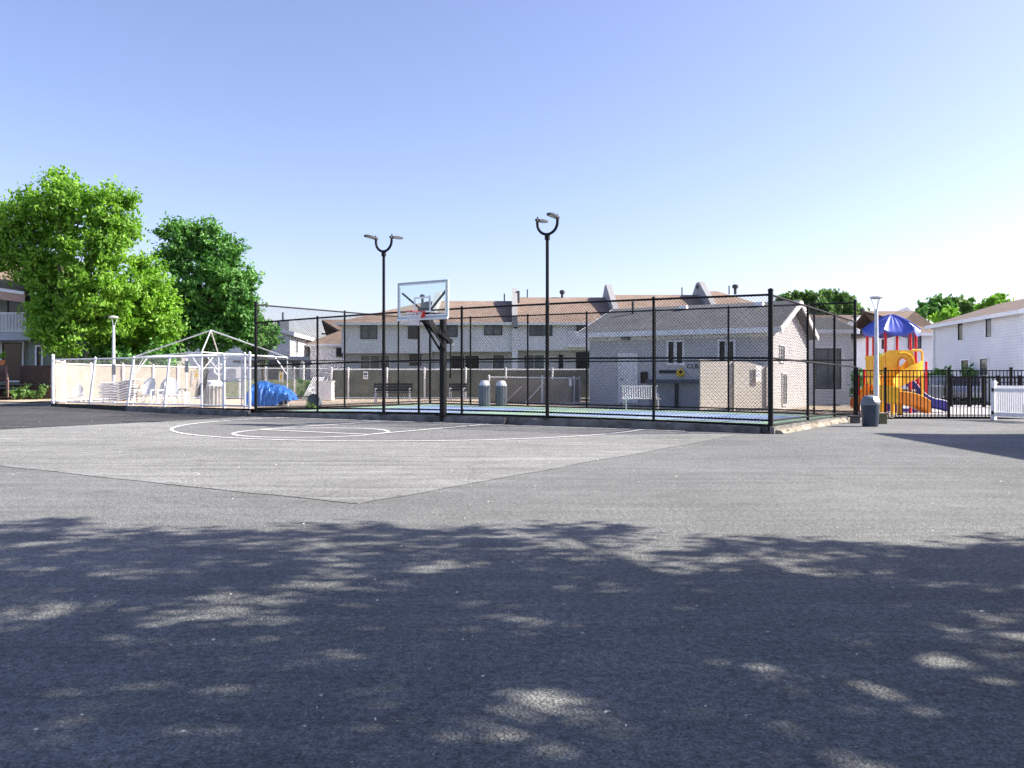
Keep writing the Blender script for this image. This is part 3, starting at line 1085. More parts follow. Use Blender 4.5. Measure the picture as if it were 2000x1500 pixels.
def simple_house(name, label, a, b, depth, zb, eave, ridge, wallm, roofm, end='gable', over=.35, cat='house', lead=None):
    """house with front wall from a to b (plan), ridge parallel to it"""
    a, b = Vector((*a, 0)), Vector((*b, 0))
    d = (b - a).normalized(); s = Vector((-d.y, d.x, 0))
    t = thing(name, label, cat, tuple((a + b) / 2))
    mb = MB()
    z = lambda p, h: Vector((p.x, p.y, h))
    c, e = a + s * depth, b + s * depth
    if end == 'gable':
        vs = [z(a, zb), z(b, zb), z(e, zb), z(c, zb), z(a, eave), z(b, eave), z(e, eave), z(c, eave), z((a + c) / 2, ridge - .05), z((b + e) / 2, ridge - .05)]
        mb.add(vs, [(0, 1, 5, 4), (2, 3, 7, 6), (1, 2, 6, 9, 5), (3, 0, 4, 8, 7)])
    else:
        vs = [z(a, zb), z(b, zb), z(e, zb), z(c, zb), z(a, eave), z(b, eave), z(e, eave), z(c, eave)]
        mb.add(vs, [(0, 1, 5, 4), (2, 3, 7, 6), (1, 2, 6, 5), (3, 0, 4, 7)])
    mb.build('wall', wallm, t)
    sl = (ridge - eave) / (depth / 2)
    o = over
    A, B, Cc, E = a - d * o - s * o, b + d * o - s * o, c - d * o + s * o, e + d * o + s * o
    ins = depth / 2 if end == 'hip' else 0
    r0, r1 = (a + c) / 2 - d * (o if not ins else -ins + o), (b + e) / 2 + d * (o if not ins else -ins + o)
    ze = eave - sl * o
    vs = [z(A, ze), z(B, ze), z(E, ze), z(Cc, ze), z(r0, ridge), z(r1, ridge)]
    n = len(vs)
    vs += [v + Vector((0, 0, .18)) for v in vs]
    mb = MB()
    mb.add(vs, [(6, 7, 11, 10), (8, 9, 10, 11), (9, 6, 10), (7, 8, 11), (0, 4, 5, 1), (2, 5, 4, 3), (3, 4, 0), (1, 5, 2),
                (0, 1, 7, 6), (1, 2, 8, 7), (2, 3, 9, 8), (3, 0, 6, 9)] if ins else
           [(6, 7, 11, 10), (8, 9, 10, 11), (0, 4, 5, 1), (2, 5, 4, 3), (0, 1, 7, 6), (2, 3, 9, 8), (0, 6, 10, 4), (4, 10, 9, 3), (1, 5, 11, 7), (5, 2, 8, 11)])
    roof = mb.build('roof', roofm, t)
    tr = MB()
    tr.bar(z(A - s * .02, ze + .06), z(B - s * .02, ze + .06), .05, .22)
    if not ins:
        for (p, q, r) in ((A, Cc, r0), (B, E, r1)):
            dd = d * (.03 if r is r1 else -.03)
            tr.bar(z(p + dd, ze + .04), z(r + dd, ridge + .04), .05, .24); tr.bar(z(q + dd, ze + .04), z(r + dd, ridge + .04), .05, .24)
    tr.build('fascia', 'trim', roof)
    return t, roof, a, b, d, s


# clubhouse, parallel to the court
ca, cb = (3.5, 37.0), (10.45, 32.95)
t, roof, a, b, d, s = simple_house('clubhouse', 'single storey grey clubhouse with pitched grey roof behind the court fence', ca, cb, 7.4, -.05, 3.38, 4.62, 'siding_club', 'roof_grey', 'gable', .42, 'clubhouse')
club = t
mb = MB(); mb.bar(a - s * .03 + Vector((0, 0, 3.22)), b - s * .03 + Vector((0, 0, 3.22)), .06, .34); mb.build('frieze', 'trim', t)
crz = math.atan2(d.y, d.x)


def on_club(px, py, out=.0):
    """point of the clubhouse front seen at a pixel"""
    best = None
    n = s
    k = (px - 1000) / FPX
    # ray (k*Y, Y) meets front line
    Y = (a.dot(n)) / (k * n.x + n.y)
    p = P(px, py, Y)
    return p - s * out


def club_win(x0, y0, x1, y1, **k):
    p, q = on_club(x0, y0), on_club(x1, y1)
    c = (p + q) / 2
    return window(t, c - s * .012, (Vector((p.x, p.y, 0)) - Vector((q.x, q.y, 0))).length, abs(p.z - q.z), rz=crz, **k)


for (x0, x1, y0, y1) in ((1306.5, 1316.5, 668, 709), (1323, 1333.5, 668, 709), (1406, 1416.5, 667, 704), (1422, 1433, 667, 704)):
    club_win(x0, y0, x1, y1, bars=0, fw=.03, surround='trim')
# door in a white frame
p, q = on_club(1210, 692), on_club(1244, 787)
c = (p + q) / 2; w = math.hypot(p.x - q.x, p.y - q.y); h = p.z - q.z
mm = Matrix.Translation(c) @ Matrix.Rotation(crz, 4, 'Z')
mb = MB()
for sg in (-1, 1):
    mb.box((sg * (w / 2), -.03, 0), (.09, .08, h + .09))
mb.box((0, -.03, h / 2), (w - .1, .08, .09))
df = mb.xf(mm).build('door_frame', 'trim', club)
mb = MB(); mb.box((0, -.015, -.02), (w - .1, .045, h - .06)); mb.box((0, -.045, .45), (w * .6, .02, .6)); mb.box((0, -.045, -.45), (w * .6, .02, .7))
mb.xf(mm).build('door', 'white', df)
mb = MB(); mb.lathe([(.035, -.03), (.035, .03)], mm @ Vector((-w * .34, -.06, -.05)), 10); mb.build('door_handle', 'slate', df)
# wall lamp
q = on_club(1224.5, 661.5)
mb = MB(); mb.box((0, -.1, 0), (.34, .2, .1)).xf(Matrix.Translation(q) @ Matrix.Rotation(crz, 4, 'Z')); lo = mb.build('wall_lamp', 'frame_dark', club)
mb = MB(); mb.box((0, -.21, -.01), (.24, .03, .06)).xf(Matrix.Translation(q) @ Matrix.Rotation(crz, 4, 'Z')); mb.build('lens', 'led', lo)
# serving hatch: slate coloured lower wall, ledge, dark slot, post
p, q = on_club(1268, 742), on_club(1366, 792)
cc_ = (p + q) / 2
L_ = math.hypot(p.x - q.x, p.y - q.y)
mm = Matrix.Translation(Vector((cc_.x, cc_.y, 0))) @ Matrix.Rotation(crz, 4, 'Z')
mb = MB(); mb.box((0, -.03, .62), (L_, .06, 1.08)).xf(mm); mb.build('lower_panel', 'greycabinet', club)
mb = MB(); mb.box((0, -.16, 1.24), (L_ + .1, .34, .16)).xf(mm); mb.build('serving_ledge', 'slate', club)
mb = MB(); mb.box((.15, -.1, .6), (.13, .1, 1.1)).xf(mm); mb.build('ledge_post', 'frame_dark', club)
p, q = on_club(1288, 723), on_club(1332, 729)
c = (p + q) / 2
mb = MB(); mb.box((0, -.03, 0), (math.hypot(p.x - q.x, p.y - q.y), .05, abs(p.z - q.z))).xf(Matrix.Translation(c) @ Matrix.Rotation(crz, 4, 'Z')); mb.build('serving_slot', 'frame_dark', club)
p, q = on_club(1251, 725), on_club(1266, 750)
c = (p + q) / 2
window(club, c - s * .012, .32, .5, rz=crz, bars=0, fw=.04)
tx = bpy.data.curves.new('wall_letters', 'FONT'); tx.body = 'CLB'; tx.size = .26; tx.extrude = .012; tx.space_character = 1.15
tmp = bpy.data.objects.new('tmp', tx); col.objects.link(tmp)
bpy.context.view_layer.update()
tme = bpy.data.meshes.new_from_object(tmp.evaluated_get(bpy.context.evaluated_depsgraph_get()))
bpy.data.objects.remove(tmp)
to = bpy.data.objects.new('wall_letters', tme); col.objects.link(to); tme.materials.clear(); tme.materials.append(M['frame_dark'])
q = on_club(1341.5, 719.5, .02)
to.parent = club; to.location = q - parent_loc(club); to.rotation_euler = (rad(90), 0, crz)
# yellow hose reel resting on the ledge
q = on_club(1332, 729, .2)
ye = thing('hose_coil', 'yellow coiled hose hung by the dark serving slot of the clubhouse', 'hose', q)
mb = MB()
for k in range(4):
    mb.torus(q + Vector((0, -.03 * k, .02 * k)), .15 - .015 * k, .028, 18, 6, Matrix.Rotation(rad(80), 4, 'X'))
mb.build('coil', 'yellowsign', ye, True)
# small roof vents of the clubhouse
for (k, lab) in ((.42, 0), (.85, 0)):
    rp = a.lerp(b, k) + s * 3.0
    mb = MB(); mb.box(rp + Vector((0, 0, 4.62)), (.35, .3, .22), crz); mb.build('roof_vent', 'trim', roof)
rp = a.lerp(b, .13) + s * 2.6
mb = MB(); mb.tube(rp + Vector((0, 0, 4.0)), rp + Vector((0, 0, 5.0)), .06, n=8); mb.build('vent_pipe', 'frame_dark', roof, True)
# gable details, right side
gx = b + d * .01
ge = b + s * 7.4
for (k, z, w, h) in ((.24, 2.4, .9, .75), (.3, .9, .9, 1.4)):
    c = b + s * (7.4 * k) + d * .012 + Vector((0, 0, z))
    window(club, c, w, h, rz=crz + math.pi / 2, bars=1, glass='glass_pale', frame='white')

# left of the row: set-back brown roofed house, then the white house
t, roof, a_, b_, d_, s_ = simple_house('corner_house', 'small pale house with brown roof tucked behind the end of the row', (RX(606, 70), 70), (RX(700, 70), 70), 9, .2, RZ(672, 70), RZ(628, 74.5), 'siding_row', 'roof_brown', 'hip', .3)
window(t, (RX(663, 70), 69.985, RZ(688, 70)), .55, .8, bars=0)
mb = MB(); mb.box((RX(633, 73), 73, RZ(652, 73)), (.4, .4, .12)); mb.build('roof_vent', 'frame_dark', roof)

wa, wb = (PX(566.5, 64), 64.0), (PX(620, 76), 76.0)
t = thing('white_house', 'white two storey house with grey chimney right of the dark green tree', 'house', (PX(590, 70), 70, .3))
A = Vector((*wa, 0)); B = Vector((*wb, 0))
dd = (B - A).normalized(); ss = Vector((-dd.y, dd.x, 0))
z0, e1, rg = .1, EYE + 88 / FPX * 64, EYE + 112 / FPX * 66
C_, D_ = A + ss * 8, B + ss * 8
z = lambda p, h: Vector((p.x, p.y, h))
mb = MB(); mb.add([z(A, z0), z(B, z0), z(D_, z0), z(C_, z0), z(A, e1), z(B, e1), z(D_, e1 + 2.2), z(C_, e1 + 2.2)], [(0, 1, 5, 4), (1, 2, 6, 5), (2, 3, 7, 6), (3, 0, 4, 7)])
mb.build('wall', 'siding_white', t)
mb = MB(); mb.prism([z(A - dd * .3 - ss * .35, e1 - .05), z(B + dd * .3 - ss * .35, e1 - .05), z(D_ + dd * .3 + ss * .3, e1 + 2.35), z(C_ - dd * .3 + ss * .3, e1 + 2.35)], (0, 0, .2))
rf = mb.build('roof', 'roof_grey', t)
mb = MB(); mb.bar(z(A - dd * .32 - ss * .37, e1 + .03), z(B + dd * .3 - ss * .37, e1 + .03), .06, .3); mb.bar(z(A - dd * .33 - ss * .37, e1 + .05), z(C_ - dd * .33 + ss * .3, e1 + 2.42), .06, .3); mb.build('fascia', 'trim', rf)
c = A.lerp(B, .25) + ss * 1.2
mb = MB(); mb.box(c + Vector((0, 0, e1 + .65)), (.75, .75, 1.3), .6); ch = mb.build('chimney', 'slate', rf)
mb = MB(); mb.tube(c + Vector((0, 0, e1 + 1.3)), c + Vector((0, 0, e1 + 2.0)), .09, n=8); mb.build('flue', 'slate', ch)
wrz = math.atan2(dd.y, dd.x)
for k, zt in ((.2, 4.1), (.62, 3.9)):
    window(t, A.lerp(B, k) - ss * .012 + Vector((0, 0, zt)), .8, 1.3, rz=wrz, bars=0, glass='glass_pale', frame='galv')
window(t, A.lerp(B, .45) - ss * .012 + Vector((0, 0, 1.3)), 2.6, 1.3, rz=wrz, bars=3, frame='white')
# porch in front of the white house
po = thing('porch', 'low grey porch roof with white posts between the dark tree and the white house', 'porch', (PX(545, 60), 60, .3))
mb = MB(); mb.box((PX(528, 60) + .2, 60, RZ(707, 60)), (PX(600, 60) - PX(470, 60), 3.0, .16)); mb.build('roof', 'slate', po)
mb = MB(); mb.box((PX(528, 60) + .2, 61.6, RZ(735, 60)), (PX(590, 60) - PX(470, 60), .1, 3.0)); mb.build('wall', 'siding_low', po)
for x in (512, 566, 590):
    mb = MB(); mb.box((PX(x, 58.7), 58.7, 1.4), (.28 if x != 512 else .8, .25, 2.3)); mb.build('post', 'trim', po)

# sage house at the far left
Yh = 44.0
HX = lambda px: PX(px, Yh)
HZ = lambda py: RZ(py, Yh)
t = thing('sage_house', 'sage green house with balcony and dark timber deck at the far left', 'house', (-28, Yh, .3))
mb = MB()
mb.box(((HX(-160) + HX(100)) / 2, Yh + 5.2, (HZ(570) + 0) / 2), (HX(100) - HX(-160), 8, HZ(570))); mb.build('wall', 'siding_green', t)
mb = MB(); mb.box(((HX(56) + HX(99.9)) / 2, Yh + .6, HZ(664) / 2 - .01), (HX(99.9) - HX(56), 1.19, HZ(664))); mb.build('side_bay', 'siding_green', t)
mb = MB(); mb.box(((HX(-160) + HX(72)) / 2, Yh + .2, HZ(658)), (HX(72) - HX(-160), 1.6, .42)); mb.build('balcony_floor', 'greycabinet', t)
mb = MB(); railing(mb, (HX(-60), Yh - .55, HZ(651)), (HX(62), Yh - .55, HZ(651)), 1.05, 44, .016); mb.build('railing', 'galv', t)
ex = HX(72)
mb = MB(); mb.prism([(HX(-160), Yh - 1.0, HZ(545)), (ex, Yh - 1.0, HZ(580)), (ex, Yh + 5, HZ(580) + 1.9), (HX(-160), Yh + 5, HZ(545) + 1.9)], (0, 0, .2)); rf = mb.build('roof', 'roof_brown', t)
mb = MB(); mb.bar((HX(-160), Yh - 1.05, HZ(552)), (ex, Yh - 1.05, HZ(586)), .06, .5); mb.build('fascia', 'pinkish', rf)
mb = MB(); mb.bar((HX(-160), Yh - 1.12, HZ(543)), (ex, Yh - 1.12, HZ(577)), .1, .16); mb.build('gutter', 'galv', rf)
mb = MB(); mb.box((HX(1), Yh - .5, HZ(672)), (.16, .16, HZ(585) - HZ(775))); mb.build('corner_post', 'galv', t)
window(t, (HX(10), Yh + 1.18, HZ(605)), 1.2, 1.75, bars=0); window(t, (HX(-2), Yh + 1.18, HZ(705)), 1.1, 2.1, bars=0, surround='trim')
window(t, (HX(77), Yh - .012, HZ(712)), .24, 1.9, bars=0, surround='trim')
dk = thing('timber_deck', 'dark brown timber deck with railings and steps in front of the sage house', 'deck', (-27, Yh - 1.5, .3))
fy = Yh - 1.9
FX = lambda px: PX(px, fy)
dz = RZ(752, fy)
mb = MB(); mb.box(((FX(-80) + FX(99)) / 2, fy + .9, dz - .06), (FX(99) - FX(-80), 1.9, .12)); mb.build('floor', 'wood', dk)
mb = MB(); railing(mb, (FX(40), fy, dz), (FX(99), fy, dz), .98, 22, .03); mb.build('railing', 'wood', dk)
mb = MB(); railing(mb, (FX(-60), fy, dz + .1), (FX(14), fy, dz + .1), .9, 24, .03); mb.build('railing', 'wood_red', dk)
mb = MB(); railing(mb, (FX(14), fy - .1, dz + .05), (FX(46), fy - 1.3, .35), .95, 10, .03); mb.build('stair_rail', 'wood_red', dk)
mb = MB(); railing(mb, (FX(-6), fy - .1, dz + .0), (FX(20), fy - 1.3, .35), .95, 10, .03); mb.build('stair_rail', 'wood_red', dk)
mb = MB()
for k in range(4):
    mb.box((FX(lerp(4, 32, k / 3)), fy - .25 - .3 * k, dz - .2 - .13 * k), (1.0, .3, .06))
    mb.box((FX(lerp(4, 32, k / 3)), fy - .12 - .3 * k, dz - .27 - .13 * k), (.98, .03, .11))
mb.build('step', 'wood', dk)
mb = MB()
for k in range(26):
    x = lerp(FX(40), FX(98), k / 25)
    mb.bar((x - .15, fy + .06, .3), (x + .25, fy + .06, dz - .1), .03, .015); mb.bar((x + .25, fy + .075, .3), (x - .15, fy + .075, dz - .1), .03, .015)
mb.build('lattice', 'wood_red', dk)
pot = thing('flower_pot', 'terracotta pot with a plant on the deck railing of the sage house', 'plant pot', (FX(5), fy - .05, dz + .98))
mb = MB(); mb.lathe([(.1, .04), (.16, .26), (.18, .3)], (FX(5), fy - .05, dz + .98), 14); mb.build('pot', 'terracotta', pot, True)

# right: white house with long side wall
ra, rb = Vector((PX(1823, 57), 57, 0)), Vector((PX(1997, 44.2), 44.2, 0))
e_ = 5.02
t, roof, a_, b_, d_, s_ = simple_house('white_side_house', 'white two storey house with lapped side wall behind the white gate', tuple(ra.xy), tuple(rb.xy), 9, -.05, e_, e_ + 1.4, 'siding_white', 'roof_dark', 'gable', .4)
hrz = math.atan2(d_.y, d_.x)


def on_wall(px, py):
    k = (px - 1000) / FPX
    Y = a_.dot(s_) / (k * s_.x + s_.y)
    return P(px, py, Y)


for (x0, y0, x1, y1, gl) in ((1872.5, 632, 1882, 664, 'glass'), (1927, 621, 1938.5, 657.5, 'glass_pale'), (1879.5, 704, 1893, 732, 'glass'), (1916, 701, 1930.5, 732, 'glass_pale')):
    p, q = on_wall(x0, y0), on_wall(x1, y1)
    window(t, (p + q) / 2 - s_ * .012, math.hypot(p.x - q.x, p.y - q.y), abs(p.z - q.z), rz=hrz, bars=0, glass=gl, surround='trim', fw=.05)
mb = MB(); p = ra - s_ * .08 + d_ * .25; mb.tube(p + Vector((0, 0, .1)), p + Vector((0, 0, e_ - .2)), .06, n=8); mb.build('downpipe', 'trim', t, True)

# houses behind the playground
t, roof, a_, b_, d_, s_ = simple_house('blue_grey_house', 'pale blue-grey house with hipped brown roof behind the play structure', (PX(1745, 62), 62), (PX(1826, 62), 62), 8, -.05, RZ(650, 62), RZ(612, 66), 'siding_row', 'roof_dark', 'hip', .4)
window(t, (PX(1786, 62), 61.985, RZ(668.5, 62)), 1.0, .95, bars=1, glass='glass_pale')
window(t, (PX(1719, 62) + .3, 61.985, RZ(672, 62)), .4, .75, bars=0)
t, roof, a_, b_, d_, s_ = simple_house('brown_roof_house', 'house with low brown roof showing between the court fence and the lamp post', (PX(1590, 76), 76), (PX(1716, 76), 76), 9, -.05, RZ(642, 76), RZ(619, 80.5), 'siding_white', 'roof_dark', 'gable', .5)
vent(roof, 1684, 80, RZ(622, 80), RZ(606, 80), .12, True)
# peaked white gable
gt = thing('gable_house', 'white house gable peaking just above the violet play canopy', 'house', (PX(1735, 70), 70, 0))
gA, gB = Vector((PX(1672, 70), 70, 0)), Vector((PX(1796, 70), 70, 0))
pk_ = Vector((PX(1767, 70), 70, RZ(606, 70)))
mb = MB(); mb.prism([(gA.x, 70, -.05), (gB.x, 70, -.05), (gB.x, 70, RZ(634, 70)), tuple(pk_), (gA.x, 70, RZ(652, 70))], (0, 8, 0)); mb.build('wall', 'stucco', gt)
mb = MB()
mb.prism([Vector((gA.x - .4, 69.6, RZ(654, 70))), pk_ + Vector((0, -.4, 0)), pk_ + Vector((0, -.4, .28)), Vector((gA.x - .4, 69.6, RZ(654, 70) + .28))], (0, 8.8, 0))
mb.prism([pk_ + Vector((0.003, -.4, 0)), Vector((gB.x + .3, 69.6, RZ(636, 70))), Vector((gB.x + .3, 69.6, RZ(636, 70) + .28)), pk_ + Vector((0.003, -.4, .28))], (0, 8.8, 0))
mb.build('roof', 'trim', gt)
# pale building behind the right court fence
t, roof, a_, b_, d_, s_ = simple_house('pale_outbuilding', 'pale grey building glimpsed through the right side of the court fence', (PX(1572, 44), 44), (PX(1662, 44), 44), 6, -.05, 3.9, 4.7, 'siding_row', 'roof_grey', 'gable', .3)
window(t, (PX(1606, 44) + .3, 43.985, 1.9), 1.4, 2.2, bars=1, surround='trim', glass='glass_pale')
# house outside the frame on the right whose corner shades the car park

# ------------------------------------------------------------------ lamps
def court_light(px, Y, flip, label):
    x = PX(px, Y)
    t = thing('floodlight_pole', label, 'floodlight', (x, Y, .2), 'twin headed court floodlights')
    top = 5.36
    mb = MB(); mb.tube((x, Y, .15), (x, Y, 3.5), .052, n=12); mb.tube((x, Y, 3.5), (x, Y, top), .046, n=12); mb.lathe([(.075, -.04), (.075, .1), (.05, .14)], (x, Y, top - .1), 12)
    mb.lathe([(.16, 0), (.16, .02), (.06, .04)], (x, Y, .2), 12)
    mb.build('pole', 'black', t, True)
    Rr = .32
    pts = [Vector((x, Y, top)) + U * (Rr * math.cos(a)) + Vector((0, 0, (.33 + Rr * math.sin(a)))) for a in [math.pi + math.pi * k / 14 for k in range(15)]]
    pts = [pts[0] + Vector((0, 0, .07))] + pts + [pts[-1] + Vector((0, 0, .07))]
    mb = MB(); mb.path(pts, .04, 10); mb.build('arm', 'black', t, True)
    for sgn, e in ((-1, pts[0]), (1, pts[-1])):
        dirn = (N_ if sgn * flip < 0 else V)
        h = thing('x', 'x', 'x') if False else None
        c = e + dirn * .24 + Vector((0, 0, .05))
        rz = math.atan2(dirn.y, dirn.x)
        tilt = rad(-3)
        mm = Matrix.Translation(c) @ Matrix.Rotation(rz, 4, 'Z') @ Matrix.Rotation(tilt, 4, 'Y') @ Matrix.Scale(.74, 4)
        mb = MB(); mb.prism([(-.3, -.1, -.03), (-.3, .1, -.03), (.24, .15, -.03), (.36, .08, -.03), (.36, -.08, -.03), (.24, -.15, -.03)], (0, 0, .07)); mb.box((-.34, 0, 0), (.16, .09, .09)); mb.tube((-.3, 0, .03), (-.3, 0, .13), .03, n=8)
        for k in range(5):
            mb.box((-.1 + .07 * k, 0, .05), (.012, .18, .03))
        hd = mb.xf(mm).build('lamp_head', 'frame_dark', t)
        mb = MB(); mb.box((.08, 0, -.036), (.4, .19, .012)); mb.xf(mm).build('lens', 'led', hd)


court_light(749.5, 25.95, 1, 'left twin headed black floodlight pole, shorter in view, by the backboard')
court_light(1069, 22.9, -1, 'right twin headed black floodlight pole, tallest above the fence')
# grey conduit box on left pole
x = PX(749.5, 25.95)


def lamp_post(px, Y, zb, zt, label):
    x = PX(px, Y)
    t = thing('lamp_post', label, 'street lamp', (x, Y, zb), 'white street lamps')
    neck = zt - .42
    mb = MB(); mb.lathe([(.12, 0), (.12, .03), (.085, .05), (.078, 1.2), (.066, 2.2), (.052, neck - zb)], (x, Y, zb), 16); mb.build('pole', 'galv', t, True)
    mb = MB()
    for k in range(3):
        a = 2 * math.pi * k / 3 + .5
        mb.path([(x + .04 * math.cos(a), Y + .04 * math.sin(a), neck - .05), (x + .07 * math.cos(a), Y + .07 * math.sin(a), neck + .1), (x + .16 * math.cos(a), Y + .16 * math.sin(a), zt - .08)], .012, 6)
    mb.build('bracket', 'galv', t, True)
    mb = MB(); mb.lathe([(.02, -.08), (.17, -.08), (.205, -.055), (.2, -.035), (.11, .0), (.04, .02)], (x, Y, zt), 22); mb.build('lamp_head', 'galv', t, True)
    mb = MB(); mb.lathe([(.13, -.1), (.14, -.082)], (x, Y, zt), 20); mb.build('lens', 'led', t, True)
    return t


lamp_post(1711.5, 25.6, 0.0, 3.93, 'white street lamp with disc head standing beside the blue trash can')
lamp_post(222, 36.2, .25, 4.12, 'white street lamp with disc head above the stacked white loungers')

# ------------------------------------------------------------------ basketball goal
hp = FL.lerp(FR, .4615) + N_ * .12
t = thing('basketball_hoop', 'black square post basketball hoop with clear glass backboard outside the court fence', 'basketball hoop', (hp.x, hp.y, 0))
ang = math.atan2(U.y, U.x)
fr = Matrix.Translation(hp) @ Matrix.Rotation(ang, 4, 'Z')          # x = along the fence, y = towards the court, z up
mb = MB(); mb.box((0, 0, 1.58), (.155, .155, 3.16)); mb.box((0, 0, .24), (.36, .36, .03)); mb.xf(fr).build('post', 'black', t, False, .008)
BH, BW, OV = 3.1, 1.83, 1.0
b0, b1 = BH, BH + 1.07
yb = -OV
mb = MB()
fw = .055
for (c, s_) in (((0, yb, b0 + fw / 2), (BW, .06, fw)), ((0, yb, b1 - fw / 2), (BW, .06, fw)), ((-BW / 2 + fw / 2, yb, (b0 + b1) / 2), (fw, .06, 1.07 - 2 * fw)), ((BW / 2 - fw / 2, yb, (b0 + b1) / 2), (fw, .06, 1.07 - 2 * fw))):
    mb.box(c, s_)
bd = mb.xf(fr).build('backboard_frame', 'boardframe', t)
mb = MB(); mb.box((0, yb - .012, (b0 + b1) / 2), (BW - 2 * fw - .004, .012, 1.07 - 2 * fw - .004)); mb.xf(fr).build('backboard', 'clear', t)
mb = MB()
for (x0, z0, x1, z1) in ((-.305, b0 + .16, .305, b0 + .21), (-.305, b0 + .57, .305, b0 + .62), (-.305, b0 + .21, -.255, b0 + .57), (.255, b0 + .21, .305, b0 + .57)):
    mb.box(((x0 + x1) / 2, yb - .022, (z0 + z1) / 2), (x1 - x0, .006, z1 - z0))
for (c, s_) in (((0, yb - .022, b0 + fw + .02), (BW - .12, .006, .05)), ((0, yb - .022, b1 - fw - .02), (BW - .12, .006, .035)), ((-BW / 2 + fw + .02, yb - .022, (b0 + b1) / 2), (.04, .006, .86)), ((BW / 2 - fw - .02, yb - .022, (b0 + b1) / 2), (.04, .006, .86))):
    mb.box(c, s_)
mb.xf(fr).build('target_square', 'white', t)
mb = MB(); mb.box((0, yb - .035, b0 - .03), (BW, .06, .06)); mb.xf(fr).build('edge_padding', 'galv', t)
mb = MB(); rc = Vector((0, yb - .41, b0 + .16)); mb.torus(rc, .235, .011, 28, 8)
mb.box((0, yb - .1, b0 + .13), (.2, .16, .02)); mb.box((0, yb - .035, b0 + .1), (.2, .02, .2))
mb.bar((-.08, yb - .05, b0 + .03), (-.14, yb - .25, b0 + .15), .018, .018); mb.bar((.08, yb - .05, b0 + .03), (.14, yb - .25, b0 + .15), .018, .018)
mb.xf(fr).build('rim', 'orange', t, True)
mb = MB(); n = 12
rings = [(.228, 0), (.2, -.1), (.165, -.2), (.14, -.3), (.15, -.4)]
for i in range(len(rings) - 1):
    for k in range(n):
        for dk in (-.5, .5):
            a0 = 2 * math.pi * (k + (i % 2) * .5) / n; a1 = a0 + dk * 2 * math.pi / n
            (r0, z0), (r1, z1) = rings[i], rings[i + 1]
            mb.path([rc + Vector((r0 * math.cos(a0), r0 * math.sin(a0), z0)), rc + Vector((r1 * math.cos(a1), r1 * math.sin(a1), z1))], .008, 4)
mb.xf(fr).build('net', 'net', t)
mb = MB()
for x in (-.1, .1):
    mb.bar((x, yb + .05, b0 - .02), (x, .28, 2.45), .035, .12)
mb.box((0, .27, 2.47), (.26, .1, .14))
mb.xf(fr).build('arm', 'black', t)
mb = MB(); mb.bar((0, yb + .05, b0 + .03), (0, .46, 2.38), .11, .02, (0, 1, 1)); mb.xf(fr).build('arm_cover', 'galv', t)
mb = MB()
for x in (-.1, .1):
    mb.bar((x, yb + .05, b0 - .3 + .28), (x, -.02, 2.2), .03, .06)
    mb.bar((x * 8, yb + .05, b1 - .3), (x, yb + .18, b0 + .2), .05, .05)
    mb.bar((x * 8, yb + .05, b0 + .1), (x, yb + .1, b0 + .15), .04, .04)
mb.box((0, yb + .1, b0 + .1), (.3, .1, .4)); mb.tube((-.13, 0, 2.72), (.13, 0, 2.72), .07, n=12)
mb.xf(fr).build('brace', 'black', t)
mb = MB(); mb.tube((.0, .4, 2.45), (.06, .3, 1.5), .022, n=8); mb.tube((.06, .3, 1.5), (.06, .3, 1.36), .034, n=8); mb.xf(fr).build('height_crank', 'black', t, True)

# ------------------------------------------------------------------ trash can by the lamp
bx, by = PX(1699.5, 22.9), 22.9
t = thing('trash_can', 'dark blue trash can with grey domed swing lid beside the white lamp post', 'trash can', (bx, by, 0))
mb = MB(); mb.lathe([(.2, 0), (.21, .02), (.245, .56), (.25, .6), (.235, .61)], (bx, by, 0), 26); mb.build('body', 'bin', t, True)
mb = MB(); mb.lathe([(.25, .6), (.262, .62), (.262, .66), (.25, .67), (.24, .72), (.205, .80), (.14, .855), (.06, .875)], (bx, by, 0), 26); ld = mb.build('lid', 'binlid', t, True)
mb = MB(); mb.box((0, 0, 0), (.22, .02, .15)); mb.xf(Matrix.Translation((bx + .09, by - .19, .755)) @ Matrix.Rotation(rad(28), 4, 'Z') @ Matrix.Rotation(rad(-28), 4, 'X')); mb.build('flap', 'galv', ld, False, .006)
ox, oy = PX(1722, 24.3), 24.3
t = thing('olive_box', 'small olive box with a pale lid on the ground right of the trash can', 'box', (ox, oy, 0))
mb = MB(); mb.prism([(ox - .13, oy - .15, 0), (ox + .1, oy - .15, 0), (ox + .1, oy + .15, 0), (ox - .13, oy + .15, 0)], (0, 0, .3)); mb.build('body', 'olive', t, False, .01)
mb = MB(); mb.box((ox - .015, oy, .315), (.26, .33, .03)); mb.build('lid', 'tanshade', t, False, .008)
sx, sy = PX(1672, 24.6), 24.6
t = thing('bait_box', 'low dark box on a block at the back corner of the court footing', 'box', (sx, sy, 0))
mb = MB(); mb.box((sx, sy, .2), (.42, .3, .05)); mb.build('lid', 'frame_dark', t, False, .008)
mb = MB(); mb.box((sx - .03, sy, .09), (.22, .22, .17)); mb.build('body', 'kerb', t)

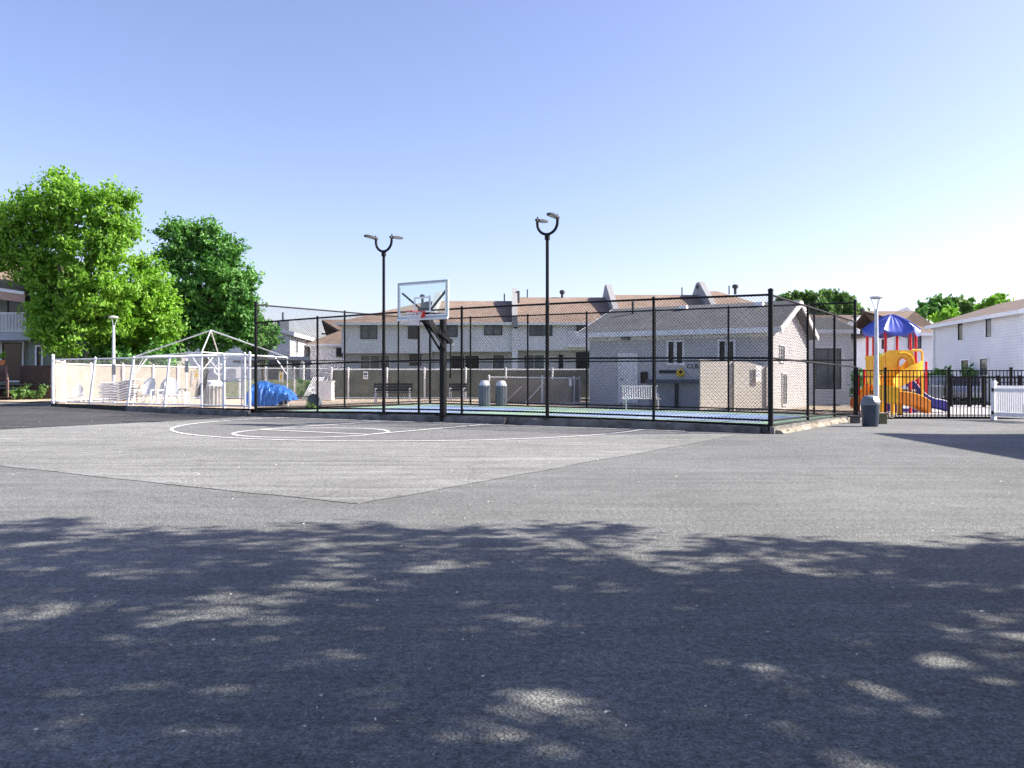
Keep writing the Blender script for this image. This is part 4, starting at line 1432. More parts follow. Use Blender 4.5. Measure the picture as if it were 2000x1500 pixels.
# ------------------------------------------------------------------ gazebo frame
gY = 35.2
gc = Vector((PX(412, gY), gY, 0))
t = thing('gazebo_frame', 'bare white gazebo frame without its canopy, rising over the pool fence', 'gazebo', (gc.x, gc.y, .27))
peak = P(412, 645, gY)
corners = [P(262, 697, 35.3), P(394, 688, 32.3), P(561, 698, 34.9), P(427, 693, 38.2)]
for c in corners:
    mb = MB(); mb.tube(c, peak, .027, n=8); mb.build('rafter', 'galv', t, True)
    mb = MB(); mb.tube((c.x, c.y, .26), c, .028, n=8); mb.build('leg', 'galv', t, True)
for i in range(4):
    a, b = corners[i], corners[(i + 1) % 4]
    mb = MB(); mb.tube(a, b, .024, n=8)
    m_ = a.lerp(b, .5)
    mb.build('beam', 'galv', t, True)
    mb = MB()
    mb.tube(a - Vector((0, 0, .75)), a.lerp(b, .16), .02, n=6); mb.tube(b - Vector((0, 0, .75)), b.lerp(a, .16), .02, n=6)
    mb.build('brace', 'white', t, True)

# ------------------------------------------------------------------ pool furniture
def lounger(loc, label, group='white loungers in a stack'):
    t = thing('sun_lounger', label, 'sun lounger', loc, group)
    x, y, z = loc
    prof = [(-.95, .02), (-.3, .0), (-.05, -.02), (.35, .10), (.8, .16), (.92, .12)]
    # moulded slatted shell
    mb = MB()
    for j in range(7):
        yy = y - .3 + .1 * j
        for i in range(len(prof) - 1):
            a, b = prof[i], prof[i + 1]
            mb.bar((x + a[0] * .8, yy, z + a[1] + .08), (x + b[0] * .8, yy, z + b[1] + .08), .08, .05)
    mb.build('seat', 'strap', t)
    for s in (-.34, .34):
        mb = MB(); mb.path([(x + p[0] * .8, y + s, z + p[1] + .07) for p in prof], .028, 6); mb.build('side_rail', 'white', t, True)
    for px_ in (-.6, .5):
        for s in (-.3, .3):
            mb = MB(); mb.tube((x + px_, y + s, z + .08), (x + px_ * 1.08, y + s, z - .02), .025, n=6); mb.build('leg', 'white', t, True)
    return t


lx, ly = PX(237, 34.6), 34.6
l0 = lounger((lx, ly, .36), 'lowest white lounger of the stack, resting on the pool deck')
ordn = ['second', 'third', 'fourth', 'fifth', 'sixth', 'seventh']
for i in range(7):
    lab = 'topmost white lounger of the tall stack under the lamp post' if i == 6 else '%s white lounger from the bottom of the stack' % ordn[i]
    dup(l0, (lx + RND.uniform(-.05, .05), ly + RND.uniform(-.03, .03), .36 + .105 * (i + 1)), RND.uniform(-.04, .04), lab)


def armchair(loc, label, group='white plastic pool chairs'):
    t = thing('pool_chair', label, 'chair', loc, group)
    x, y, z = loc
    mb = MB()
    for k in range(9):
        a = math.pi * k / 8
        pass
    # tall rounded fan back, leaning
    n = 10
    front, back = [], []
    for k in range(n + 1):
        u_ = -1 + 2 * k / n
        h = .78 * (1 - .35 * abs(u_) ** 3)
        front.append((u_ * .27, h))
    mb = MB()
    for k in range(n):
        (x0, h0), (x1, h1) = front[k], front[k + 1]
        f = lambda xx, hh, th: Vector((x + xx, y + .22 + hh * .32 + th + .08 * (abs(xx) / .27) ** 2 * -1, z + .36 + hh))
        vs = [f(x0, 0, 0), f(x1 - .006, 0, 0), f(x1 - .006, h1, 0), f(x0, h0, 0), f(x0, 0, .025), f(x1 - .006, 0, .025), f(x1 - .006, h1, .025), f(x0, h0, .025)]
        mb.add(vs, [(0, 1, 2, 3), (7, 6, 5, 4), (0, 4, 5, 1), (1, 5, 6, 2), (2, 6, 7, 3), (3, 7, 4, 0)])
    mb.build('backrest', 'chairplastic', t)
    mb = MB()
    for k in range(6):
        mb.bar((x - .27, y - .3 + .1 * k, z + .42 - .012 * k), (x + .27, y - .3 + .1 * k, z + .42 - .012 * k), .085, .022)
    mb.build('seat', 'white', t)
    for s in (-1, 1):
        mb = MB(); mb.path([(x + s * .33, y - .38, z + .58), (x + s * .33, y - .1, z + .60), (x + s * .33, y + .33, z + .58)], .032, 8); mb.build('armrest', 'white', t, True)
        mb = MB(); mb.path([(x + s * .33, y - .33, z + .57), (x + s * .35, y - .42, z + .2), (x + s * .36, y - .44, z)], .028, 8); mb.build('leg', 'white', t, True)
        mb = MB(); mb.path([(x + s * .32, y + .3, z + .57), (x + s * .33, y + .38, z + .2), (x + s * .34, y + .46, z)], .028, 8); mb.build('leg', 'white', t, True)
    return t


c0 = armchair((PX(286, 34.2), 34.2, .27), 'white pool chair with round back nearest the lounger stack')
dup(c0, (PX(311, 34.9), 34.9, .27), -.5, 'white pool chair turned sideways, middle one of the three')
dup(c0, (PX(338, 34.0), 34.0, .27), .6, 'white pool chair right of the leaning fence post, rightmost of three')
dup(c0, (PX(149, 36.3), 36.3, .27), .2, 'small low white pool chair alone near the left end of the fence', (.85, .85, .72))
dup(c0, (PX(622, 42.6), 42.6, .27), -.9, 'white pool chair behind the court beside the white cabinet')
# white side table
tx_, ty = PX(357, 35.4), 35.4
t = thing('side_table', 'white plastic table with four splayed legs beside the pool chairs', 'table', (tx_, ty, .27))
mb = MB(); mb.box((tx_, ty, .9), (.55, .5, .05)); mb.box((tx_, ty, .84), (.46, .42, .07)); mb.build('tabletop', 'tanshade', t, False, .01)
for a in (-1, 1):
    for b in (-1, 1):
        mb = MB(); mb.tube((tx_ + .18 * a, ty + .16 * b, .82), (tx_ + .25 * a, ty + .22 * b, .27), .024, n=8); mb.build('leg', 'white', t, True)


def ribbed_bin(px, Y, zb, r, h, m, label, bag=True, group='ribbed litter bins'):
    x = PX(px, Y)
    t = thing('litter_bin', label, 'litter bin', (x, Y, zb), group)
    mb = MB(); mb.lathe([(r * .92, 0), (r, .03), (r, h), (r * .93, h + .03), (r * .85, h + .02)], (x, Y, zb), 40, .085); mb.build('body', m, t)
    mb = MB()
    if bag:
        mb.lathe([(r * .98, h - .02), (r * .9, h + .08), (r * .62, h + .2), (r * .5, h + .22), (r * .3, h + .17)], (x, Y, zb), 22, .05); mb.build('bin_liner', 'bag', t, True)
    return t


ribbed_bin(417, 31.6, .27, .43, .8, 'ribtan', 'taupe ribbed litter bin with white top by the pool gate')
ribbed_bin(946, 34.6, .21, .25, .85, 'ribgrey', 'left of the two dark ribbed bins by the tan screen')
ribbed_bin(979, 34.9, .2, .25, .85, 'ribgrey', 'right of the two dark ribbed bins by the tan screen')
x, y = PX(417, 31.6), 31.6
# closed black parasol leaning on the taupe bin
a, b = P(387, 774, 31.2), P(408, 724, 31.3)
t = thing('closed_parasol', 'closed black parasol leaning against the taupe ribbed bin', 'parasol', a)
mb = MB(); mb.path([a, a.lerp(b, .12), a.lerp(b, .35), a.lerp(b, .6), a.lerp(b, .72)], [.02, .07, .12, .1, .03], 9); mb.build('canopy', 'black', t)
mb = MB(); mb.tube(a.lerp(b, .66), b, .02, n=8); mb.build('pole', 'black', t, True)
rg_ = P(429, 722, 31.3)
mb = MB(); mb.torus(rg_, .2, .035, 24, 8, Matrix.Rotation(rad(80), 4, 'X'))
tag(mb.build('life_ring', 'white', None, True), 'white ring hanging above the taupe ribbed bin', 'life ring')


def park_bench(px, Y, zb, w, rz, label, m='frame_dark', frame='galv', back=True):
    x = PX(px, Y)
    t = thing('park_bench', label, 'bench', (x, Y, zb))
    mm = Matrix.Translation((x, Y, zb)) @ Matrix.Rotation(rz, 4, 'Z')
    mb = MB()
    for k in range(4):
        mb.box((0, -.2 + .13 * k, .44), (w, .11, .035))
    mb.xf(mm).build('seat', m, t)
    mb = MB()
    for k in range(3 if back else 0):
        mb.box((0, .27 + .035 * k, .56 + .13 * k), (w, .03, .11))
    if back:
        mb.xf(mm).build('backrest', m, t)
    for s in (-1, 1):
        mb = MB(); xx = s * (w / 2 - .12)
        mb.bar((xx, -.24, 0), (xx, -.2, .42), .05, .05); mb.bar((xx, .24, 0), (xx, .4, .88), .05, .05); mb.bar((xx, -.26, .41), (xx, .28, .41), .05, .05); mb.bar((xx, -.24, .64), (xx, .32, .62), .05, .03); mb.bar((xx, -.22, .42), (xx, -.22, .63), .04, .04)
        mb.xf(mm).build('frame', frame, t)
    return t


park_bench(767, 37.9, .27, 1.8, 0.05, 'black slatted park bench on the deck in front of the grey green fence')
park_bench(893, 41.5, .25, .95, -.1, 'short dark bench with pale frame right of the basketball post')
bn = park_bench(1252, 32.2, .12, 1.5, .05, 'white slatted garden bench in front of the clubhouse door', 'white', 'white', False)
# vertical back slats of the white bench
mb = MB(); mm = Matrix.Translation((PX(1252, 32.2), 32.2, .12)) @ Matrix.Rotation(.05, 4, 'Z')
for k in range(15):
    mb.bar((-.66 + .094 * k, .25, .46), (-.66 + .094 * k, .33, .92), .04, .02)
mb.bar((-.73, .34, .93), (.73, .34, .93), .05, .07)
mb.xf(mm).build('backrest', 'white', bn)

# blue tarpaulin over furniture
def tarp():
    Y0 = 32.6
    t = thing('tarpaulin', 'bright blue tarpaulin draped over stacked furniture on the pool deck', 'tarpaulin', (PX(531, Y0), Y0, .27))
    prof = [(488, 20), (491, 34), (500, 46), (512, 48.5), (524, 47), (532, 43), (540, 42), (552, 39), (562, 33), (570, 25), (574, 12)]
    nx, ny = 34, 22
    vs, fs = [], []
    import bisect
    for j in range(ny + 1):
        for i in range(nx + 1):
            px = lerp(488, 574, i / nx)
            k = max(0, min(len(prof) - 2, bisect.bisect([p[0] for p in prof], px) - 1))
            h = lerp(prof[k][1], prof[k + 1][1], (px - prof[k][0]) / (prof[k + 1][0] - prof[k][0])) / FPX * Y0
            v = j / ny
            low = (.02 + .02 * math.sin(px * .5)) if px < 548 else (.02 + .2 * smooth((px - 548) / 14))
            th = math.pi * v
            zz = low + (h - low) * min(1, (math.sin(th) ** .45 if 0 < v < 1 else 0))
            yy = Y0 - .75 * math.cos(th) * (1.0 - .18 * zz)
            fold = .07 * noise.noise(Vector((i * .45, j * .22, 3))) + .035 * noise.noise(Vector((i * 1.1, j * .6, 9))) + .05 * noise.noise(Vector((i * .23 + j * .11, j * .5 - i * .12, 5))) + .02 * abs(noise.noise(Vector((i * .8 - j * .5, j * .9, 2))))
            vs.append(Vector((PX(px, Y0) + fold * .7, yy - fold, .27 + zz + fold * .5 * (zz > .3))))
    w = nx + 1
    for j in range(ny):
        for i in range(nx):
            fs.append((j * w + i, j * w + i + 1, (j + 1) * w + i + 1, (j + 1) * w + i))
    fs.append(tuple(j * w for j in range(ny + 1)))
    fs.append(tuple(j * w + nx for j in range(ny, -1, -1)))
    mb = MB(); mb.add(vs, fs); mb.build('cover', 'tarp', t, True)
    mb = MB()
    for px in (497, 520, 545, 560, 568):
        mb.tube((PX(px, Y0), Y0 - .45, .27), (PX(px, Y0), Y0 - .45, .62), .03, n=8)
    mb.build('furniture_leg', 'white', t, True)


tarp()
# rolled dark tub and weeds on the court edge
kx = PX(614, 31.6); ky = 31.6
t = thing('round_tub', 'dark round tub lying on its side behind the left court fence', 'tub', (kx, ky, .2))
mb = MB(); mb.lathe([(.2, -.2), (.255, -.18), (.27, .18), (.24, .2), (.22, .12)], (0, 0, 0), 22); mb.xf(Matrix.Translation((kx, ky, .46)) @ Matrix.Rotation(rad(70), 4, 'X')); mb.build('shell', 'slate', t, True)
# white cabinet
cx_, cy_ = PX(634, 41.2), 41.2
t = thing('storage_cabinet', 'white storage cabinet at the end of the grey green fence', 'cabinet', (cx_, cy_, .27))
mb = MB(); mb.box((cx_, cy_, .74), (.85, .6, .92)); mb.build('body', 'white', t, False, .012)
for s in (-1, 1):
    mb = MB(); mb.box((cx_ + s * .21, cy_ - .31, .74), (.39, .025, .84)); mb.build('door', 'trim', t)
mb = MB(); mb.box((cx_, cy_, 1.225), (.92, .68, .05)); mb.build('lid', 'trim', t, False, .01)
# folded white lounger leaning
a, b = P(604, 772, 42), P(612, 737, 42.4)
t = thing('folded_lounger', 'folded white lounger standing on end beside the white cabinet', 'sun lounger', (a.x, a.y, a.z))
mb = MB()
for k in range(7):
    o_ = Vector((.09 * k, 0, 0)); mb.bar(a + o_ - Vector((.25, 0, 0)), b + o_, .06, .03)
mb.build('slats', 'white', t)
mb = MB()
for k in (0, .5, 1):
    p = a.lerp(b, k); mb.bar(p + Vector((-.3 + .25 * k, .03, 0)), p + Vector((.32 + .25 * k, .03, 0)), .04, .04)
mb.build('crossbar', 'white', t)

# ------------------------------------------------------------------ black picket fence by the playground
def picket(t, a, b, h, step, posts, m='black', z0=0.0, picket_w=.022, rails=(.12, -.23, -.02), pr=.035):
    a, b = Vector(a), Vector(b)
    L_ = (b - a).length
    for k in posts:
        p = a.lerp(b, k)
        rz = math.atan2((b - a).y, (b - a).x)
        mb = MB(); mb.box(p + Vector((0, 0, z0 + (h + .06) / 2)), (pr * 2, pr * 2, h + .06), rz); mb.box(p + Vector((0, 0, z0 + h + .075)), (pr * 2.5, pr * 2.5, .03), rz); mb.build('post', m, t)
    for r in rails:
        z = z0 + (r if r > 0 else h + r)
        mb = MB(); mb.bar(a + Vector((0, 0, z)), b + Vector((0, 0, z)), .03, .035); mb.build('rail', m, t)
    mb = MB()
    n = int(L_ / step)
    for i in range(n + 1):
        p = a.lerp(b, i / n)
        mb.bar(p + Vector((0, 0, z0 + .05)), p + Vector((0, 0, z0 + h)), picket_w, picket_w, (0, 1, 0))
    mb.build('pickets', m, t)


A, B = Vector((PX(1672, 27.55), 27.55, 0)), Vector((PX(2130, 27.3), 27.3, 0))
t = thing('picket_fence', 'black metal picket fence in front of the colourful play structure', 'fence', tuple(A.lerp(B, .4)))
xk = lambda px, Y=27.4: (PX(px, Y) - A.x) / (B.x - A.x)
picket(t, A, B, 1.63, .118, [0.004, xk(1732), xk(1854.5), xk(1974), 1.0])
mb = MB(); mb.bar(A + Vector((0, .02, .03)), B + Vector((0, .02, .03)), .08, .09); mb.build('base_rail', 'black', t)
A2, B2 = Vector((PX(1858, 40), 40, 0)), Vector((PX(2130, 36), 36, 0))
t = thing('picket_fence', 'farther black picket fence in front of the parked car', 'fence', tuple(A2.lerp(B2, .4)))
picket(t, A2, B2, 1.42, .15, [0, .14, .25, .36, .52, .7, 1.0], pr=.06, picket_w=.03)

# white vinyl gate
A, B = Vector((PX(1938, 26.6), 26.6, 0)), Vector((PX(2060, 24.6), 24.6, 0))
t = thing('picket_gate', 'white vinyl picket gate standing open at the right edge', 'gate', tuple(A))
d_ = (B - A).normalized(); rz = math.atan2(d_.y, d_.x)
for k in (0.028, 1.0):
    p = A.lerp(B, k)
    mb = MB(); mb.box(p + Vector((0, 0, .6)), (.13, .13, 1.2), rz); mb.box(p + Vector((0, 0, 1.215)), (.17, .17, .03), rz); mb.box(p + Vector((0, 0, 1.25)), (.11, .11, .05), rz); mb.build('post', 'white', t, False, .006)
for z in (.2, .98):
    mb = MB(); mb.bar(A.lerp(B, .06) + Vector((0, 0, z)), B + Vector((0, 0, z)), .05, .11); mb.build('rail', 'white', t)
mb = MB()
n = 30
for i in range(n):
    p = A.lerp(B, lerp(.085, .97, i / (n - 1)))
    mb.box(p + Vector((0, 0, .61)), (.04, .03, 1.02), rz)
mb.build('pickets', 'white', t)
for z in (.24, .98):
    mb = MB(); mb.box(A.lerp(B, .02) + Vector((-.07, -.07, z)), (.06, .04, .11), rz); mb.build('hinge', 'black', t)
p = A.lerp(B, .52)
mb = MB(); mb.box(p + Vector((0, -.05, .38)), (.05, .02, .3), rz); mb.build('latch', 'galv', t)

# ------------------------------------------------------------------ play structure
PY = 32.5
play = thing('play_structure', 'red, yellow and violet play structure with canopy roof and slides', 'play structure', (PX(1745, PY), PY, 0))
Q = lambda px, py, dy=0.0: P(px, py, PY + dy)
cxy = Vector((PX(1741, PY), PY, 0))
HR = .98
hexa = [cxy + Vector((HR * math.cos(a), HR * math.sin(a), 0)) for a in [rad(d) for d in (172, 232, 292, 352, 52, 112)]]
ze = EYE + 94 / FPX * PY
zp = EYE + 126 / FPX * PY
for i, p in enumerate(hexa):
    p = cxy + (p - cxy) * .93
    mb = MB(); mb.tube((p.x, p.y, 0), (p.x, p.y, ze + .05), .055, n=12)
    mb.build('post', 'red', play, True)
# canopy: ribbed dome with scalloped edge
vs, fs = [], []
nr, na = 10, 192
for j in range(nr + 1):
    t_ = j / nr
    for i in range(na):
        a = 2 * math.pi * i / na + rad(172)
        seg = (i % 32) / 32
        flat = math.cos(math.pi / 6) / math.cos(2 * math.pi * seg / 6 - math.pi / 6)
        r = 1.1 * t_ * lerp(1, flat, t_)
        z_ = lerp(zp, ze, t_ ** 1.45) + .014 * math.sin(math.pi * t_ ** .8) * math.cos(2 * math.pi * seg * 4) - .10 * t_ ** 3 * math.sin(math.pi * seg) * 1.2 + .06 * t_ * (abs(seg - .5) * 2) ** 6
        vs.append(cxy + Vector((r * math.cos(a), r * math.sin(a), z_)))
o = len(vs)
for k in range(na):
    v = vs[nr * na + k].copy(); v.z -= .1; vs.append(v)
for j in range(nr):
    for i in range(na):
        a, b = j * na + i, j * na + (i + 1) % na
        fs.append((a, b, b + na, a + na))
for i in range(na):
    a, b = nr * na + i, nr * na + (i + 1) % na
    fs.append((a, b, b + na, a + na))
mb = MB(); mb.add(vs, fs); cano = mb.build('canopy', 'blue', play, True)
mb = MB()
for k in range(6):
    a = rad(172) + 2 * math.pi * k / 6
    mb.path([cxy + Vector((1.11 * s * math.cos(a), 1.11 * s * math.sin(a), lerp(zp, ze, s ** 1.45) + .03 + .06 * s)) for s in (.04, .25, .5, .75, 1.0)], .022, 6)
mb.build('seam', 'blue', cano, True)
deckz = EYE - 22 / FPX * PY
mb = MB(); mb.prism([p + Vector((0, 0, deckz)) for p in hexa], (0, 0, .08)); mb.build('deck', 'wood_red', play)


def slat_panel(a, b, z0, z1, m, n=7):
    a, b = Vector(a), Vector(b)
    mb = MB()
    for k in range(n):
        mb.bar(a.lerp(b, (k + .5) / n) + Vector((0, 0, z0 + .05)), a.lerp(b, (k + .5) / n) + Vector((0, 0, z1 - .05)), .085, .03, (b - a).normalized().cross(Vector((0, 0, 1))))
    mb.bar(a + Vector((0, 0, z0 + .04)), b + Vector((0, 0, z0 + .04)), .05, .09); mb.bar(a + Vector((0, 0, z1 - .04)), b + Vector((0, 0, z1 - .04)), .05, .09)
    mb.build('side_panel', m, play)


front = hexa
slat_panel(Q(1690.5, 700, -.35).xy.to_3d(), Q(1727, 700, -.95).xy.to_3d(), EYE - 8 / FPX * PY, EYE + 46 / FPX * PY, 'yellow')
slat_panel(Q(1690.5, 700, .2).xy.to_3d(), Q(1716, 700, .9).xy.to_3d(), EYE - 8 / FPX * PY, EYE + 44 / FPX * PY, 'yellow', 5)
# entrance hood with an arched window and wavy side
hy = PY - 1.05
poly = [(1731, 688), (1740, 684), (1783, 684), (1786, 700), (1789, 716), (1796, 728), (1796, 738), (1731, 742)]
mb = MB()
outer = [P(x, y, hy) for x, y in poly]
# build the panel as strips round the arch opening
op = [(1755, 736)] + [(1763.5 - 8.5 * math.cos(math.pi * k / 10), 708 - 9 * math.sin(math.pi * k / 10)) for k in range(11)] + [(1772, 736)]
th = Vector((0, .09, 0))
left_ = [(1731, 742), (1731, 688), (1740, 684), (1763.5, 684)]
mb.prism([P(*q, hy) for q in [(1731, 742), (1731, 688), (1740, 684), (1763.5, 684), (1763.5, 699), (1758, 701.5), (1755, 708), (1755, 742)]], th)
mb.prism([P(*q, hy) for q in [(1772, 742), (1772, 708), (1769, 701.5), (1763.5, 699), (1763.5, 684), (1783, 684), (1786, 700), (1789, 716), (1796, 728), (1796, 738), (1788, 742)]], th)
hood = mb.build('slide_hood', 'yellow', play)
mb = MB(); mb.path([P(x, y, hy - .03) for x, y in [(1755, 735)] + op[1:-1] + [(1772, 735)]], .03, 6); mb.build('arch_rim', 'orangeplastic', hood, True)
mb = MB(); mb.path([P(x, y, hy - .03) for x, y in ((1757, 690), (1768, 689), (1778, 694), (1784, 704), (1788, 718), (1796, 729))], .035, 6); mb.build('hood_rim', 'yellow', hood, True)
mb = MB(); mb.prism([P(1729, 690, hy + .05), P(1729, 742, hy + .05), P(1722, 742, hy + .5), P(1722, 690, hy + .5)], (.05, .05, 0)); mb.build('side_panel', 'yellow', play)


def chute(name, pts, wv, depth, m, edge=None):
    """U shaped slide: floor plus two side walls swept along pts; wv = sideways vectors"""
    mb = MB(); eb = MB()
    n = len(pts)
    vs, fs = [], []
    for p, w in zip(pts, wv):
        p, w = Vector(p), Vector(w)
        up = Vector((0, 0, depth))
        prof = [p - w + up, p - w * .92, p - w * .45 - up * .18, p + w * .45 - up * .18, p + w * .92, p + w + up]
        q = [x + (x - (p + up)).normalized() * .03 for x in prof]
        vs += prof + q
    for i in range(n - 1):
        o = i * 12
        for k in range(5):
            fs += [(o + k, o + k + 1, o + 13 + k, o + 12 + k), (o + 6 + k, o + 18 + k, o + 19 + k, o + 7 + k)]
        fs += [(o, o + 12, o + 18, o + 6), (o + 5, o + 11, o + 23, o + 17)]
    for o in (0, (n - 1) * 12):
        for k in range(5):
            fs.append((o + k, o + 6 + k, o + 7 + k, o + k + 1))
    mb.add(vs, fs)
    s = mb.build(name, m, play, True)
    for k in (0, 5):
        eb.path([vs[i * 12 + k] for i in range(n)], .028, 6)
    eb.build('slide_edge', edge or m, s, True)
    return s


# spiral slide: leaves the hood to the right, winds round to the left and out to the front right
cen = Vector((PX(1742, PY - 1.7), PY - 1.75, 0))
ctl = [(1786, 731, -1.15), (1776, 738, -1.25), (1760, 747, -1.3), (1745, 754, -1.35), (1733, 761, -1.5), (1726, 768, -1.8), (1727, 775, -2.15), (1736, 781, -2.45), (1750, 784, -2.55), (1764, 786, -2.55), (1778, 789, -2.5), (1792, 795, -2.45), (1803, 801, -2.4), (1811, 803, -2.4)]
cps = [Q(*c) for c in ctl]
pts, wv = [], []
for i_ in range(len(cps) - 1):
    p0, p1, p2, p3 = cps[max(i_ - 1, 0)], cps[i_], cps[i_ + 1], cps[min(i_ + 2, len(cps) - 1)]
    for s_i in range(4):
        q_ = s_i / 4
        pts.append(.5 * ((2 * p1) + (p2 - p0) * q_ + (2 * p0 - 5 * p1 + 4 * p2 - p3) * q_ * q_ + (3 * p1 - p0 - 3 * p2 + p3) * q_ ** 3))
pts.append(cps[-1])
for i_ in range(len(pts)):
    d_ = pts[min(i_ + 1, len(pts) - 1)] - pts[max(i_ - 1, 0)]
    d_.z = 0; d_.normalize()
    wv.append(Vector((d_.y, -d_.x, 0)) * -.34)
z_top = EYE
chute('spiral_slide', pts[:33], wv[:33], .5, 'yellow')
chute('slide', pts[32:], wv[32:], .36, 'orangeplastic', 'yellow')
mb = MB(); mb.tube((cen.x, cen.y, 0), (cen.x, cen.y, .75), .07, n=12); mb.build('slide_post', 'yellow', play, True)
for px, dy in ((1757, -2.2), (1723, -1.0)):
    p = Q(px, 770, dy); mb = MB(); mb.box((p.x, p.y, .5 if px > 1740 else .42), (.17, .1, 1.0 if px > 1740 else .84)); mb.build('slide_post', 'yellow', play, False, .02)
ln = [Q(1774, 752, 0), Q(1783, 762, 0), Q(1795, 777, 0), Q(1808, 788, 0), Q(1822, 794, 0), Q(1836, 796, -.0), Q(1848, 800, 0)]
chute('slide', ln, [Vector((.05, .3, 0))] * len(ln), .3, 'navy', 'white')
ln = [Q(1702, 760, 0), Q(1694, 766, 0), Q(1684, 776, 0), Q(1674, 787, 0), Q(1664, 794, 0)]
chute('slide', ln, [Vector((.05, .3, 0))] * len(ln), .26, 'orangeplastic', 'yellow')
for px, py, dy, bot in ((1676, 734, .3, 0), (1688, 723, .5, 0), (1793, 709, .6, 0), (1809, 708, .9, 0), (1778, 750, .3, 0), (1787, 745, .3, 0)):
    p = Q(px, py, dy); mb = MB(); mb.tube((p.x, p.y, 0), p, .05, n=10); mb.lathe([(.056, -.03), (.056, .01), (.02, .04)], p, 10); mb.build('post', 'red', play, True)
mb = MB(); mb.path([Q(1781, 684.5, -.4), Q(1793, 684, -.4), Q(1799, 685, -.4), Q(1801, 690, -.4), Q(1801, 740, -.4), Q(1801, 801, -.4)], .045, 8); mb.build('fire_pole', 'yellow', play, True)
mb = MB(); mb.box(tuple(Q(1741, 792, -.6)), (.9, .08, .45)); mb.box(tuple(Q(1765, 801, -.3)), (.9, .3, .12)); mb.build('base_panel', 'navy', play, False, .02)
p = Q(1707, 770, 0); mb = MB(); mb.box((p.x, p.y, .6), (.22, .5, .5)); mb.build('climber_panel', 'yellow', play, False, .02)
pg = [Vector((PX(1650, 27.9), 27.9, 0)), Vector((38, 27.7, 0)), Vector((38, 42, 0)), Vector((PX(1640, 42), 42, 0))]
sheet('playground_surface', pg, .012, 'safety', lambda x, y: 0.0, grid=False)
for nm, lab, px, Y, w, h, m in (('storage_box', 'grey lidded storage box behind the blue slide', 1825, 37, .62, .6, 'ribgrey'), ('garden_seat', 'grey mesh seat back behind the black picket fence', 1832, 46, 1.0, .7, 'greycabinet')):
    x = PX(px, Y); zc0 = .75 if nm == 'storage_box' else 1.2
    t = thing(nm, lab, 'storage box' if nm == 'storage_box' else 'seat', (x, Y, 0))
    mb = MB(); mb.box((x, Y, zc0), (w, .4 if nm == 'storage_box' else .06, h)); mb.build('body', m, t, False, .05)
    mb = MB()
    for a in (-1, 1):
        mb.bar((x + a * w * .42, Y, 0), (x + a * w * .42, Y, zc0 - h * .49), .06, .06)
    mb.build('leg', 'frame_dark', t)

# ------------------------------------------------------------------ parked car behind the fence
def car(px, Y, rz, label, paint):
    x = PX(px, Y)
    t = thing('parked_car', label, 'car', (x, Y, 0))
    mm = Matrix.Translation((x, Y, 0)) @ Matrix.Rotation(rz, 4, 'Z')
    prof = [(-2.2, .35), (-2.25, .62), (-2.1, .86), (-1.3, .98), (-.55, 1.42), (.9, 1.46), (1.7, 1.05), (2.2, .95), (2.28, .5), (2.2, .32)]
    mb = MB(); vs, fs = [], []
    n = len(prof)
    for yy, k in ((-.86, .93), (-.9, 1.0), (.9, 1.0), (.86, .93)):
        for (a, z) in prof:
            inset = .14 * max(0, z - .95) / .5
            vs.append(Vector((a * (1 if k == 1 else .99), yy * (1 - inset), z * (1 if k == 1 else .99))))
    for j in range(3):
        for k in range(n):
            fs.append((j * n + k, j * n + (k + 1) % n, (j + 1) * n + (k + 1) % n, (j + 1) * n + k))
    fs += [tuple(range(n)), tuple(range(4 * n - 1, 3 * n - 1, -1))]
    mb.add(vs, fs); mb.xf(mm).build('body', paint, t, True)
    for s in (-1, 1):
        mb = MB(); mb.prism([(-1.15, s * .84, 1.02), (-.5, s * .79, 1.36), (.85, s * .79, 1.38), (1.45, s * .84, 1.05)], (0, s * .03, 0)); mb.xf(mm).build('window', 'glass', t)
        for a in (-1.4, 1.4):
            mb = MB(); mb.torus((a, s * .84, .33), .25, .09, 20, 8, Matrix.Rotation(rad(90), 4, 'X')); w = mb.xf(mm).build('wheel', 'tyre', t, True)
            mb = MB(); mb.lathe([(.2, -.05), (.2, .05)], (0, 0, 0), 14); mb.xf(Matrix.Translation((a, s * .86, .33)) @ Matrix.Rotation(rad(90), 4, 'X')).xf(mm).build('rim', 'galv', w)
        mb = MB(); mb.box((-2.17, s * .62, .72), (.1, .34, .14)); mb.xf(mm).build('headlight', 'led', t)
    mb = MB(); mb.prism([(-1.28, -.7, 1.0), (-1.28, .7, 1.0), (-.6, .64, 1.4), (-.6, -.64, 1.4)], (-.02, 0, .02)); mb.xf(mm).build('windscreen', 'glass', t)


car(1885, 45.5, rad(62), 'silver parked car with windscreen towards us behind the farther picket fence', 'silver')
car(1990, 47.5, rad(75), 'dark parked car at the right edge behind the white gate', 'slate')

# ------------------------------------------------------------------ lawns and pavement
def bank(x, y):
    return .25 + 1.0 * smooth((y - 45.2) / 10) * smooth((3 - x) / 12) if x > -24 else lerp(.25 + 1.0 * smooth((y - 45.2) / 10), gz(x, y), smooth((-24 - x) / 5))


sheet('lawn', [(-45, 44.9), (12, 44.9), (12, 58.5), (-45, 58.5)], .06, 'grass', bank)
sheet('front_lawn', [(-60, 41.7), (PX(98, 41.7), 41.7), (PX(98, 44), 44.5), (-60, 46)], .05, 'grass')
sheet('pavement', [(-60, 40.2), (-27, 40.2), (-21.6, 38.4), (-21.4, 40.7), (PX(104, 42), 42), (-60, 41.72)], .04, 'deck')

# ------------------------------------------------------------------ trees
def cl(r, s):
    return max(-1.7, min(1.7, r.gauss(0, 1))) * s


